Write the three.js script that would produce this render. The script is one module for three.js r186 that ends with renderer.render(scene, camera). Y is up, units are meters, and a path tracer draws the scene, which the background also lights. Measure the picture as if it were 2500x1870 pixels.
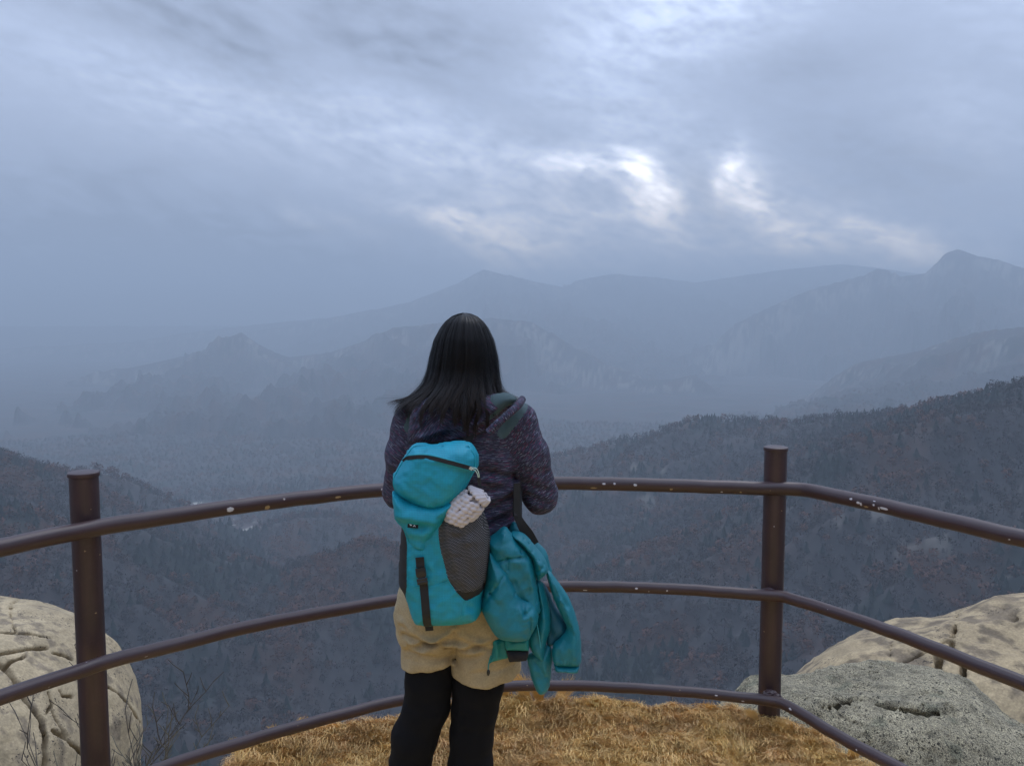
import * as THREE from 'three';
import { mergeGeometries } from 'three/addons/utils/BufferGeometryUtils.js';
import { createNoise2D, createNoise3D } from 'simplex-noise';

// ---------------------------------------------------------------- camera, sky, sun, haze, exposure
const scene = new THREE.Scene();
const camera = new THREE.PerspectiveCamera(51.24, 2500 / 1870, 0.05, 20000);
camera.position.set(0, 1.6, 0);
camera.rotation.order = 'YXZ';
camera.rotation.x = -Math.atan(153 / 1950);
const renderer = new THREE.WebGLRenderer({ antialias: true });
renderer.toneMapping = THREE.LinearToneMapping;
renderer.toneMappingExposure = 1.0;
renderer.shadowMap.enabled = true;

function rng(seed) { let s = seed | 0; return () => { s = (s + 0x6d2b79f5) | 0; let t = Math.imul(s ^ (s >>> 15), 1 | s); t = (t + Math.imul(t ^ (t >>> 7), 61 | t)) ^ t; return ((t ^ (t >>> 14)) >>> 0) / 4294967296; }; }
const n2 = createNoise2D(rng(11)), n3 = createNoise3D(rng(12));
const clamp = (x, a = 0, b = 1) => Math.min(b, Math.max(a, x));
const lerp = (a, b, t) => a + (b - a) * t;
const sstep = (a, b, x) => { const t = clamp((x - a) / (b - a)); return t * t * (3 - 2 * t); };
const fbm2 = (x, y, o = 4) => { let s = 0, a = 0.5, f = 1; for (let i = 0; i < o; i++) { s += a * n2(x * f + i * 17.3, y * f - i * 9.1); a *= 0.5; f *= 2.03; } return s; };
const fbm3 = (x, y, z, o = 4) => { let s = 0, a = 0.5, f = 1; for (let i = 0; i < o; i++) { s += a * n3(x * f + i * 17.3, y * f - i * 9.1, z * f + i * 4.7); a *= 0.5; f *= 2.03; } return s; };

// an overcast sky: layered stratus with soft darker bellies and a few brighter breaks; each entry [azimuth, elevation, half length, half width, tilt, strength] in degrees
const BREAKS = [
  [10, 7.5, 9, 4, -20, 0.13], [21, 5.5, 9, 3, -15, 0.14], [0, 5.5, 7, 2.2, -10, 0.08],
  [4.6, 10.7, 2.6, 0.55, -4, 0.75], [8.2, 10.4, 1.1, 0.8, -30, 1.15], [9.6, 8.9, 2.2, 0.9, -48, 0.7], [11.0, 7.4, 1.8, 0.9, -30, 0.4], [6.5, 7.3, 3.0, 0.6, -8, 0.22],
  [15.1, 9.9, 0.6, 1.1, -10, 0.9], [16.5, 8.9, 1.9, 0.8, -42, 0.7], [18.8, 6.6, 2.0, 0.8, -40, 0.5], [19.2, 5.0, 2.6, 0.5, -6, 0.3],
  [23.6, 6.2, 1.6, 0.5, -20, 0.45], [25.8, 4.8, 2.4, 0.9, -28, 0.55], [28.4, 3.5, 3.0, 0.9, -12, 0.4],
  [-5.6, 7.1, 1.5, 0.5, -25, 0.5], [-3.2, 6.3, 2.4, 0.8, -22, 0.42], [0.8, 5.2, 3.4, 1.3, -14, 0.4], [-13.9, 6.7, 1.2, 0.35, -35, 0.22], [-11.2, 6.4, 1.4, 0.4, -30, 0.16], [-7.5, 7.2, 1.2, 0.4, -30, 0.22],
  [11.5, 20.8, 5.5, 2.4, 0, 0.5], [7.5, 15.0, 5.5, 2.0, -30, 0.16], [31.5, 18.5, 3.5, 2.5, 0, 0.15], [-24, 14.5, 8, 2.2, -12, 0.17], [-10, 13.2, 9, 2.0, -14, 0.22], [-2.5, 11.5, 5, 1.4, -25, 0.14], [28, 11.8, 3.5, 1.6, -30, 0.12],
];
const BELLIES = [
  [-25, 2.2, 14, 3.4, 0, 0.3], [-30, 0.8, 15, 2.6, 0, 0.25],
  [-27, 18.8, 5, 1.3, -8, 0.14], [-21.5, 18.6, 5.5, 2.0, -22, 0.24], [-16.3, 17.0, 4.6, 1.6, -28, 0.24], [-9, 19.4, 6.5, 2.2, -10, 0.25], [-1, 18.6, 5, 1.8, -6, 0.15], [-6, 16.6, 5, 1.0, -18, 0.1], [1, 12.6, 4, 1.3, -6, 0.16], [18.5, 16.2, 6.5, 1.6, 0, 0.2], [13.0, 8.6, 2.4, 1.7, -35, 0.25],
  [25.5, 8.6, 6.0, 1.3, -12, 0.22], [22.5, 11.6, 5, 1.5, -14, 0.18], [5.0, 8.6, 3.0, 1.2, -10, 0.14], [19.0, 8.2, 2, 0.7, -38, 0.1], [15.5, 6.2, 2.6, 1.0, -20, 0.16], [-28, 6, 9, 4.5, 0, 0.2], [-14, 4.2, 9, 2.4, 0, 0.13], [21, 4.4, 2.5, 0.8, 0, 0.1],
];
function makeSky() {
  const W = 4096, H = 2048, data = new Float32Array(W * H * 4);
  const blob = (list, az, el, wx, wy, soft = 1) => {
    let s = 0;
    for (const [a, e, l, w, t, k] of list) {
      const dx = az - a + wx, dy = el - e + wy; if (Math.abs(dx) > 4 * Math.max(l, w) || Math.abs(dy) > 4 * Math.max(l, w)) continue;
      const c = Math.cos(t * Math.PI / 180), q = Math.sin(t * Math.PI / 180), u = (dx * c + dy * q) / (l * soft), v = (-dx * q + dy * c) / (w * (soft * 1.15));
      s += k * Math.exp(-(u * u + v * v) * 0.7);
    }
    return s;
  };
  const shade = (j, i, step) => {
    const el = ((j + 0.5) / H - 0.5) * Math.PI, y = Math.sin(el), cy = Math.cos(el), ed = el * 180 / Math.PI;
    {
      const ph = ((i + 0.5) / W - 0.5) * 2 * Math.PI, dx = Math.cos(ph) * cy, dz = Math.sin(ph) * cy;   // the camera looks along -z
      const k = 1 / (Math.max(y, 0) + 0.16), px = dx * k, pz = dz * k;
      const w1 = fbm2(px * 0.7 + 3, pz * 0.7 - 2, 3), w2 = fbm2(px * 0.7 - 8, pz * 0.7 + 5, 3);
      const c1 = fbm2(px * 0.55 + w1 * 0.7, pz * 0.75 + w2 * 0.7, 4);
      const c2 = fbm2(px * 2.2 + w2, pz * 3.4 + w1, 4);
      let az = Math.atan2(dx, -dz) * 180 / Math.PI;
      const wx = (w1 * 2.2 + c2 * 0.2), wy = (w2 * 1.4 + c2 * 0.15) * 0.6;
      const f1 = fbm2(az * 0.26 + ed * 0.3, ed * 0.55 + w1, 3), f2 = fbm2(az * 0.75 + 7 + ed * 0.5, ed * 1.2, 4);
      let b = blob(BREAKS, az, ed, wx, wy, 1.15), d = blob(BELLIES, az, ed, wx, wy);
      // the same sort of breaks goes on round the whole sky
      const far = sstep(36, 50, Math.abs(az)) * sstep(2, 6, ed) * sstep(30, 14, ed), m = fbm2(az * 0.1 + ed * 0.12, ed * 0.3 + 40, 4);
      b += far * sstep(0.2, 0.5, m) * 0.7; d += far * sstep(0.1, 0.45, -m) * 0.2;
      b *= clamp(0.9 + f1 * 0.9 + f2 * 0.4, 0, 2.2); d *= clamp(1 + f1 * 0.9, 0, 2);
      let L = 1.27 * (0.8 + 0.07 * c1 + 0.02 * c2 + 0.02 * f1);
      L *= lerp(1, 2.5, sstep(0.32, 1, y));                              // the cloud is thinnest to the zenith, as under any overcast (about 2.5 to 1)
      L = L * (1 - d) + b * 1.22;
      const warm = clamp(b * 1.2) * sstep(14, 4, ed), white = clamp(b * (ed < 15 ? 0.7 : 0.3));
      const o = (j * W + i) * 4;
      data[o] = L * lerp(lerp(0.555, 0.73, white), 0.86, warm);
      data[o + 1] = L * lerp(lerp(0.655, 0.765, white), 0.79, warm);
      data[o + 2] = L * lerp(lerp(0.885, 0.86, white), 0.74, warm);
      data[o + 3] = 1;
      if (step > 1) for (let q = 0; q < step && j + q < H; q++) for (let t = 0; t < step && i + t < W; t++) { const e = ((j + q) * W + i + t) * 4; data[e] = data[o]; data[e + 1] = data[o + 1]; data[e + 2] = data[o + 2]; data[e + 3] = 1; }
    }
  };
  const c0 = Math.floor(W * 0.14), c1 = Math.floor(W * 0.36), top = Math.floor(H * 0.65);
  for (let j = H / 2 - 4; j < H; j += 4) for (let i = 0; i < W; i += 4) shade(j, i, 4);
  for (let j = H / 2 - 4; j < top; j++) for (let i = c0; i < c1; i++) shade(j, i, 1);
  for (let j = 0; j < H / 2 - 4; j++) for (let i = 0; i < W; i++) { const o = (j * W + i) * 4; data[o] = 0.3; data[o + 1] = 0.35; data[o + 2] = 0.5; data[o + 3] = 1; }
  const t = new THREE.DataTexture(data, W, H, THREE.RGBAFormat, THREE.FloatType);
  t.mapping = THREE.EquirectangularReflectionMapping; t.magFilter = THREE.LinearFilter; t.minFilter = THREE.LinearFilter; t.needsUpdate = true;
  return t;
}
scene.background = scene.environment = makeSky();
const sun = new THREE.DirectionalLight(new THREE.Color(1, 0.96, 0.9), 0.8);
sun.position.set(50, 130, -70); sun.castShadow = true; sun.shadow.radius = 40;
sun.shadow.mapSize.set(2048, 2048);
Object.assign(sun.shadow.camera, { left: -12, right: 12, top: 12, bottom: -12, near: 1, far: 400 });
scene.add(sun, sun.target);
scene.fog = new THREE.FogExp2(new THREE.Color(0.77, 0.89, 1.0), 0.00033);

// ---------------------------------------------------------------- helpers
const V = (x, y, z) => new THREE.Vector3(x, y, z);
const lin = (r, g, b) => new THREE.Color().setRGB(r, g, b);
const used = new Map();
function numbered(n) { const k = used.get(n) || 0; used.set(n, k + 1); return k ? n + '_' + String(k).padStart(3, '0') : n; }
function part(name, geo, mat, parent) { const m = new THREE.Mesh(geo, mat); m.name = name; m.castShadow = m.receiveShadow = true; parent.add(m); return m; }
function thing(name, label, category, group) { const g = new THREE.Group(); g.name = numbered(name); g.userData = { label, category }; if (group) g.userData.group = group; scene.add(g); return g; }
function single(name, geo, mat, label, category, group) { const m = part(numbered(name), geo, mat, scene); m.userData = { label, category }; if (group) m.userData.group = group; return m; }
function setting(name, geo, mat, kind, label, category) { const m = part(numbered(name), geo, mat, scene); m.userData = { kind, label, category }; return m; }
function geom(pos, idx, extra = {}) {
  const g = new THREE.BufferGeometry(); g.setAttribute('position', new THREE.BufferAttribute(pos instanceof Float32Array ? pos : new Float32Array(pos), 3));
  if (idx) g.setIndex(new THREE.BufferAttribute(idx instanceof Uint32Array ? idx : new Uint32Array(idx), 1));
  for (const k in extra) g.setAttribute(k, new THREE.BufferAttribute(extra[k] instanceof Float32Array ? extra[k] : new Float32Array(extra[k]), k === 'uv' ? 2 : 3));
  if (!extra.normal) g.computeVertexNormals();
  return g;
}
function pixelTexture(W, H, fn, { srgb = false, repeat } = {}) {
  const d = new Uint8Array(W * H * 4), c = [0, 0, 0];
  for (let j = 0; j < H; j++) for (let i = 0; i < W; i++) { fn(i / W, j / H, c, i, j); const o = (j * W + i) * 4; d[o] = clamp(c[0]) * 255; d[o + 1] = clamp(c[1]) * 255; d[o + 2] = clamp(c[2]) * 255; d[o + 3] = 255; }
  const t = new THREE.DataTexture(d, W, H); t.wrapS = t.wrapT = THREE.RepeatWrapping; t.magFilter = THREE.LinearFilter; t.minFilter = THREE.LinearMipmapLinearFilter; t.generateMipmaps = true;
  if (srgb) t.colorSpace = THREE.SRGBColorSpace; if (repeat) t.repeat.set(repeat, repeat); t.needsUpdate = true; return t;
}
// tileable noise: four octaves of value noise on a wrapped lattice
function tileNoise(seed, cells, oct = 4) {
  const r = rng(seed), grids = []; let c = cells;
  for (let o = 0; o < oct; o++) { const g = new Float32Array(c * c); for (let i = 0; i < g.length; i++) g[i] = r(); grids.push([c, g]); c *= 2; }
  return (u, v) => { let s = 0, a = 0.5, tot = 0; for (const [n, g] of grids) { const x = u * n, y = v * n, ix = Math.floor(x), iy = Math.floor(y); let fx = x - ix, fy = y - iy; fx = fx * fx * (3 - 2 * fx); fy = fy * fy * (3 - 2 * fy); const A = ((ix % n) + n) % n, B = (A + 1) % n, C = ((iy % n) + n) % n * n, D = (((iy + 1) % n) + n) % n * n; s += a * lerp(lerp(g[C + A], g[C + B], fx), lerp(g[D + A], g[D + B], fx), fy); tot += a; a *= 0.55; } return s / tot; };
}
// ---------------------------------------------------------------- soft shapes: distance fields meshed with surface nets
const smin = (a, b, k) => { const h = clamp(0.5 + 0.5 * (b - a) / k); return b + (a - b) * h - k * h * (1 - h); };
const smax = (a, b, k) => -smin(-a, -b, k);
function cone(p, q, ra, rb) {                                       // a capsule that tapers from p to q
  const ex = q.x - p.x, ey = q.y - p.y, ez = q.z - p.z, L = ex * ex + ey * ey + ez * ez;
  return (x, y, z) => { const t = clamp(((x - p.x) * ex + (y - p.y) * ey + (z - p.z) * ez) / L), dx = x - p.x - ex * t, dy = y - p.y - ey * t, dz = z - p.z - ez * t; return Math.sqrt(dx * dx + dy * dy + dz * dz) - ra - (rb - ra) * t; };
}
function egg(c, rx, ry, rz) { const m = Math.min(rx, ry, rz); return (x, y, z) => { const a = (x - c.x) / rx, b = (y - c.y) / ry, d = (z - c.z) / rz, k = Math.sqrt(a * a + b * b + d * d), g = Math.sqrt(a * a / (rx * rx) + b * b / (ry * ry) + d * d / (rz * rz)); return g > 1e-6 ? k * (k - 1) / g : -m; }; }
function poly2(pts) {                                               // signed distance to a closed polygon, negative inside
  const n = pts.length; let x0 = 1e9, x1 = -1e9, y0 = 1e9, y1 = -1e9; for (const [a, b] of pts) { x0 = Math.min(x0, a); x1 = Math.max(x1, a); y0 = Math.min(y0, b); y1 = Math.max(y1, b); }
  const f = (x, y) => {
    let d = 1e18, s = 1;
    for (let i = 0, j = n - 1; i < n; j = i++) {
      const ax = pts[i][0], ay = pts[i][1], bx = pts[j][0], by = pts[j][1], ex = bx - ax, ey = by - ay, wx = x - ax, wy = y - ay, t = clamp((wx * ex + wy * ey) / (ex * ex + ey * ey)), qx = wx - ex * t, qy = wy - ey * t;
      d = Math.min(d, qx * qx + qy * qy);
      const c1 = y >= ay, c2 = y < by, c3 = ex * wy > ey * wx; if ((c1 && c2 && c3) || (!c1 && !c2 && !c3)) s = -s;
    }
    return s * Math.sqrt(d);
  };
  f.box = [x0, x1, y0, y1]; return f;
}
function smoothClosed(pts, n = 5) { const c = new THREE.CatmullRomCurve3(pts.map(([a, b]) => V(a, b, 0)), true, 'centripetal'); return c.getPoints(pts.length * n).slice(0, -1).map((p) => [p.x, p.y]); }
function sdfMesh(f, lo, hi, c, uvOf, colorOf) {
  // c: the cell size, or [cell, wide cell, from, to] for a grid that is fine only between two corners
  const line = (k) => { const o = []; if (typeof c === 'number') { for (let i = 0; i <= Math.ceil((hi[k] - lo[k]) / c); i++) o.push(lo[k] + i * c); } else { let v = lo[k]; while (v < hi[k]) { o.push(v); v += v > c[2][k] && v < c[3][k] ? c[0] : c[1]; } o.push(v); } return o; };
  const gx = line(0), gy = line(1), gz = line(2), nx = gx.length, ny = gy.length, nz = gz.length, D = new Float32Array(nx * ny * nz), B = 4;
  for (let k = 0; k < nz; k += B) for (let j = 0; j < ny; j += B) for (let i = 0; i < nx; i += B) {
    const i2 = Math.min(i + B, nx - 1), j2 = Math.min(j + B, ny - 1), k2 = Math.min(k + B, nz - 1), far = Math.hypot(gx[i2] - gx[i], gy[j2] - gy[j], gz[k2] - gz[k]) * 0.5 * 2.1 + 1e-4;
    const m = f((gx[i] + gx[i2]) / 2, (gy[j] + gy[j2]) / 2, (gz[k] + gz[k2]) / 2), skip = Math.abs(m) > far;
    for (let q = k; q < Math.min(k + B, nz); q++) for (let p = j; p < Math.min(j + B, ny); p++) for (let o = i; o < Math.min(i + B, nx); o++) D[(q * ny + p) * nx + o] = skip ? m : f(gx[o], gy[p], gz[q]);
  }
  const id = new Int32Array(nx * ny * nz).fill(-1), pos = [], idx = [], sy = nx, sz = nx * ny;
  const E = [[0, 1], [2, 3], [4, 5], [6, 7], [0, 2], [1, 3], [4, 6], [5, 7], [0, 4], [1, 5], [2, 6], [3, 7]], off = [0, 1, sy, sy + 1, sz, sz + 1, sz + sy, sz + sy + 1], v = new Float32Array(8);
  for (let k = 0; k < nz - 1; k++) for (let j = 0; j < ny - 1; j++) for (let i = 0; i < nx - 1; i++) {
    const o = k * sz + j * sy + i; let m = 0;
    for (let e = 0; e < 8; e++) { v[e] = D[o + off[e]]; if (v[e] < 0) m |= 1 << e; }
    if (m === 0 || m === 255) continue;
    let X = 0, Y = 0, Z = 0, n = 0;
    for (const [a, b] of E) { if (((m >> a) & 1) === ((m >> b) & 1)) continue; const t = v[a] / (v[a] - v[b]); X += (a & 1) + t * ((b & 1) - (a & 1)); Y += ((a >> 1) & 1) + t * (((b >> 1) & 1) - ((a >> 1) & 1)); Z += (a >> 2) + t * ((b >> 2) - (a >> 2)); n++; }
    id[o] = pos.length / 3; pos.push(gx[i] + (gx[i + 1] - gx[i]) * X / n, gy[j] + (gy[j + 1] - gy[j]) * Y / n, gz[k] + (gz[k + 1] - gz[k]) * Z / n);
  }
  const quad = (a, b, d, e, flip) => { if (a < 0 || b < 0 || d < 0 || e < 0) return; if (flip) idx.push(a, d, b, a, e, d); else idx.push(a, b, d, a, d, e); };
  for (let k = 1; k < nz - 1; k++) for (let j = 1; j < ny - 1; j++) for (let i = 1; i < nx - 1; i++) {
    const o = k * sz + j * sy + i, s = D[o] < 0;
    if (s !== D[o + 1] < 0) quad(id[o], id[o - sy], id[o - sy - sz], id[o - sz], !s);
    if (s !== D[o + sy] < 0) quad(id[o], id[o - sz], id[o - sz - 1], id[o - 1], !s);
    if (s !== D[o + sz] < 0) quad(id[o], id[o - 1], id[o - 1 - sy], id[o - sy], !s);
  }
  for (let i = 0; i < idx.length; i += 3) { const t = idx[i + 1]; idx[i + 1] = idx[i + 2]; idx[i + 2] = t; }
  const ex = {};
  if (uvOf) { ex.uv = new Float32Array(pos.length / 3 * 2); for (let i = 0; i < pos.length / 3; i++) { const q = uvOf(pos[i * 3], pos[i * 3 + 1], pos[i * 3 + 2]); ex.uv[i * 2] = q[0]; ex.uv[i * 2 + 1] = q[1]; } }
  if (colorOf) { ex.color = new Float32Array(pos.length); for (let i = 0; i < pos.length / 3; i++) { const q = colorOf(pos[i * 3], pos[i * 3 + 1], pos[i * 3 + 2]); ex.color.set(q, i * 3); } }
  return geom(pos, idx, ex);
}
// distance (metres) of a surveyed point: sight line through the view's x, y at z metres before the lookout's edge of the path
const FOCAL = 1950, TILT = Math.atan(153 / 1950), CT = Math.cos(TILT), ST = Math.sin(TILT);
function at(px, py, z) { const x = (px - 1250) / FOCAL, y = (935 - py) / FOCAL, u = y * CT - ST, f = y * ST + CT; return V(x / f * z, 1.6 + u / f * z, -z); }
// a soft pad: an outline (metres, in x and y) filled to a rounded thickness about a depth that may lean
function pad(outline, { z, h, R, wrinkle, back = 1 }) {
  const P = poly2(outline), zf = typeof z === 'function' ? z : () => z;
  const f = (x, y, q) => {
    const d = P(x, y), w = q - zf(x, y);
    if (d > 0) return Math.hypot(d, Math.max(0, Math.abs(w) - 0.001)) * 0.9;
    const t = Math.min(1, -d / R), H = h * Math.sqrt(Math.max(0, 1 - (1 - t) * (1 - t))) + (wrinkle ? wrinkle(x, y) * Math.min(1, -d / 0.012) : 0);
    return (Math.abs(w) * (w < 0 ? 1 / back : 1) - H) * 0.75;
  };
  f.box = P.box; f.edge = P; return f;
}
const groove = (x, y, a, b, w) => { const ex = b[0] - a[0], ey = b[1] - a[1], t = clamp(((x - a[0]) * ex + (y - a[1]) * ey) / (ex * ex + ey * ey)), d2 = (x - a[0] - ex * t) ** 2 + (y - a[1] - ey * t) ** 2; return Math.exp(-d2 / (w * w)); };
function grooveLine(x, y, pts, w) { let m = 0; for (let i = 1; i < pts.length; i++) { const g = groove(x, y, pts[i - 1], pts[i], w); if (g > m) m = g; } return m; }
// a band of rectangular section swept along points (straps, seams, piping); wide across `side`
function strapGeo(pts, width, thick, normalAt, n = 24, closed = false) {
  const c = new THREE.CatmullRomCurve3(pts, closed, 'centripetal'), pos = [], idx = [], uv = [], L = c.getLength();
  for (let i = 0; i <= n; i++) { const t = i / n, p = c.getPointAt(t), T = c.getTangentAt(t), N = (typeof normalAt === 'function' ? normalAt(t, p) : normalAt).clone().normalize(), S = new THREE.Vector3().crossVectors(T, N).normalize(); N.crossVectors(S, T).normalize(); const w = (typeof width === 'function' ? width(t) : width) / 2, h = thick / 2; for (const [a, b] of [[-1, -1], [1, -1], [1, 1], [-1, 1]]) { const q = p.clone().addScaledVector(S, a * w).addScaledVector(N, b * h); pos.push(q.x, q.y, q.z); uv.push(a * w, t * L); } }
  for (let i = 0; i < n; i++) for (let k = 0; k < 4; k++) { const a = i * 4 + k, b = i * 4 + (k + 1) % 4; idx.push(a, b, b + 4, a, b + 4, a + 4); }
  idx.push(0, 2, 1, 0, 3, 2); const e = n * 4; idx.push(e, e + 1, e + 2, e, e + 2, e + 3);
  const g = geom(pos, idx, { uv }).toNonIndexed(); g.computeVertexNormals(); return g;
}
function tubeGeo(pts, r, seg = 60, rad = 12) { const g = new THREE.TubeGeometry(new THREE.CatmullRomCurve3(pts, false, 'centripetal'), seg, r, rad, false); return g; }
// ---------------------------------------------------------------- terrain: crest lines of the ridges [x, height, z] in metres, and how the slopes fall from them
const RIDGES = [
  { s: 0.50, w: 25, j: 3, spur: 36, p: [[579, -18, -552], [510, -28, -603], [432, -55, -673], [423, -67, -714], [412, -91, -800], [404, -105, -871], [385, -116, -945], [360, -131, -997], [330, -136, -1049], [298, -138, -1090], [262, -140, -1130], [241, -156, -1165], [211, -178, -1202], [162, -193, -1250], [120, -212, -1284], [69, -229, -1328], [7, -270, -1380], [-74, -339, -1428]] },
  { s: 0.55, D: 300, tail: 0.2, w: 25, j: 8, spur: 50, p: [[1709, 18, -2028], [1596, -18, -2497], [1543, -34, -2622], [1510, -59, -2730], [1459, -105, -2846], [1342, -160, -3074], [1294, -212, -3145], [1236, -274, -3202], [1116, -378, -3328], [938, -479, -3301]] },
  { s: 0.62, D: 420, tail: 0.2, w: 15, j: 10, spur: 90, p: [[3805, 293, -4047], [3351, 271, -4543], [3077, 313, -4840], [2968, 367, -4906], [2874, 396, -4963], [2776, 444, -5018], [2719, 421, -5050], [2680, 367, -5070], [2621, 297, -5100], [2496, 282, -5162], [2415, 321, -5161], [2350, 339, -5192], [2285, 293, -5220], [2186, 271, -5204], [1983, 217, -5189], [1692, 111, -5102], [1407, -18, -5002], [1247, -192, -4860], [1138, -428, -4703]] },
  { s: 0.5, D: 400, tail: 0.2, w: 40, j: 10, spur: 80, p: [[4791, 315, -7522], [4045, 453, -7948], [3712, 525, -8109], [3360, 575, -8261], [2800, 526, -8468], [1992, 408, -8692], [1034, 471, -8124], [675, 397, -7796], [505, 312, -7628], [195, 371, -7641], [-38, 418, -7462], [-266, 473, -7458], [-492, 350, -7445], [-944, 168, -7401], [-2068, -52, -7359], [-3420, -237, -7039], [-4771, -380, -6431], [-5925, -440, -5388]] },
  { s: 0.4, D: 560, tail: 0.07, w: 12, j: 8, spur: 84, p: [[-2067, -254, -4235], [-1751, -184, -4376], [-1578, -116, -4339], [-1448, -64, -4286], [-1370, -127, -4312], [-1218, -197, -4317], [-996, -175, -4316], [-807, -116, -4260], [-623, -37, -4195], [-432, -16, -4220], [-108, 15, -4239], [108, -7, -4239], [195, -63, -4237], [318, -142, -4135], [413, -190, -4031], [623, -285, -3909], [759, -276, -3788], [853, -260, -3769], [922, -305, -3656], [1004, -394, -3536], [1109, -487, -3406]] },
  { s: 0.5, D: 350, tail: 0.15, w: 40, j: 12, spur: 80, p: [[-1060, 95, -8306], [-1878, 31, -8160], [-2642, -50, -7946], [-3010, -107, -7541], [-3462, -190, -7344], [-3988, -215, -7074], [-4381, -235, -6836], [-5051, -219, -6359], [-6014, -188, -5455]] },
  { s: 0.5, w: 30, j: 3, spur: 36, p: [[-592, -40, -435], [-558, -64, -556], [-557, -95, -697], [-559, -130, -801], [-559, -154, -864], [-551, -164, -894], [-539, -173, -913], [-525, -186, -946], [-512, -184, -964], [-508, -194, -990], [-502, -212, -1017], [-489, -235, -1046], [-470, -261, -1089], [-440, -294, -1125], [-409, -320, -1136]] },
  { s: 0.42, w: 35, j: 3, spur: 20, p: [[-381, -300, -1055], [-337, -278, -1059], [-293, -266, -1060], [-251, -270, -1071], [-215, -279, -1056], [-169, -302, -1042], [-114, -334, -1039]] },
  { s: 0.5, w: 25, j: 3, spur: 24, p: [[-279, -265, -707], [-249, -253, -729], [-211, -234, -730], [-170, -218, -720], [-137, -202, -707], [-117, -206, -700], [-95, -222, -694], [-61, -246, -687]] },
  { s: 0.5, w: 30, j: 3, spur: 24, p: [[-404, -164, -497], [-362, -177, -552], [-328, -197, -596], [-296, -222, -612], [-249, -240, -590]] },
];
const FLOOR = -332;
function ridged(x, z, f) { let s = 0, a = 0.55; for (let i = 0; i < 4; i++) { s += a * (1 - 2 * Math.abs(n2(x * f + i * 31, z * f - i * 13))); a *= 0.5; f *= 2.1; } return s; }
const land = { h: 0, s: 0, k: -1 };
function terrain(x, z) {
  const r = Math.hypot(x, z);
  let h = FLOOR + 6 * n2(x / 300, z / 300) + Math.max(0, r - 8600) * 0.12;
  let bs = 1e9, bk = -1;
  for (let k = 0; k < RIDGES.length; k++) {
    const R = RIDGES[k];
    if (x < R.x0 || x > R.x1 || z < R.z0 || z > R.z1) continue;
    let d2 = 1e18, hc = 0;
    const p = R.p;
    for (let i = 1; i < p.length; i++) {
      const a = p[i - 1], b = p[i], ex = b[0] - a[0], ez = b[2] - a[2], t = clamp(((x - a[0]) * ex + (z - a[2]) * ez) / (ex * ex + ez * ez)), qx = a[0] + ex * t - x, qz = a[2] + ez * t - z, q = qx * qx + qz * qz;
      if (q < d2) { d2 = q; hc = a[1] + (b[1] - a[1]) * t; }
    }
    const s = Math.sqrt(d2), on = clamp(s / 160) * (R.D ? 1 + 0.6 * sstep(300, 900, s) * sstep(2600, 1600, s) : 1);
    const q = Math.sqrt(d2 + R.w * R.w) - R.w, c = hc - R.s * q + (R.D && q > R.D ? (R.s - R.tail) * (q - R.D) : 0) + (ridged(x, z, k > 0 && k < 6 ? 1 / 560 : 1 / 420) - 0.25) * R.spur * on + R.j * fbm2(x / 45 + k * 9, z / 45, 3) * (0.4 + 0.4 * clamp(s / 160));
    const e = 14, m = clamp(0.5 + (c - h) / (2 * e));             // a smooth maximum, so that the slopes meet in soft valleys
    if (m > 0.5) { bs = s; bk = k; }
    h = lerp(h, c, m) + e * m * (1 - m);
  }
  // the outcrop under the lookout
  const cliff = Math.max(-0.09 - Math.max(0, r - 2.75) * 1.7, -1.2 - r * 0.86 + 0.12 * r * n2(x / 25, z / 25) * sstep(6, 60, r));
  const knob = z > 3.2 ? Math.min((z - 3.2) * 0.85, 9 + 0.02 * z) * sstep(60, 20, z) * sstep(34, 12, Math.abs(x)) + 0.5 * n2(x / 4, z / 4) - 0.6 : -1e3;   // unseen rock rise added behind the lookout to cut sky light from behind
  const cl = Math.max(cliff, knob);
  if (cl > h) { h = cl; bs = 0; bk = 99; }
  land.h = h; land.s = bs; land.k = bk;
  return h;
}
for (const R of RIDGES) { const m = 2300; R.x0 = Math.min(...R.p.map((q) => q[0])) - m; R.x1 = Math.max(...R.p.map((q) => q[0])) + m; R.z0 = Math.min(...R.p.map((q) => q[2])) - m; R.z1 = Math.max(...R.p.map((q) => q[2])) + m; }
// pale gravel of the river bed and the clearings of the village on the valley floor
function paleGround(x, z) {
  const river = sstep(16, 6, Math.abs(z + 1430 + (x + 520) * 0.45 + 25 * n2(x / 60, 3)) + 5 * n2(x / 20, z / 20)) * sstep(-800, -680, x) * sstep(-350, -440, x);
  const clear = sstep(0.1, 0.4, fbm2(x / 40, z / 40 + 80, 3) + 0.3 - Math.hypot(x + 400, z + 1270) / 140);
  return Math.max(river, clear);
}
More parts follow.
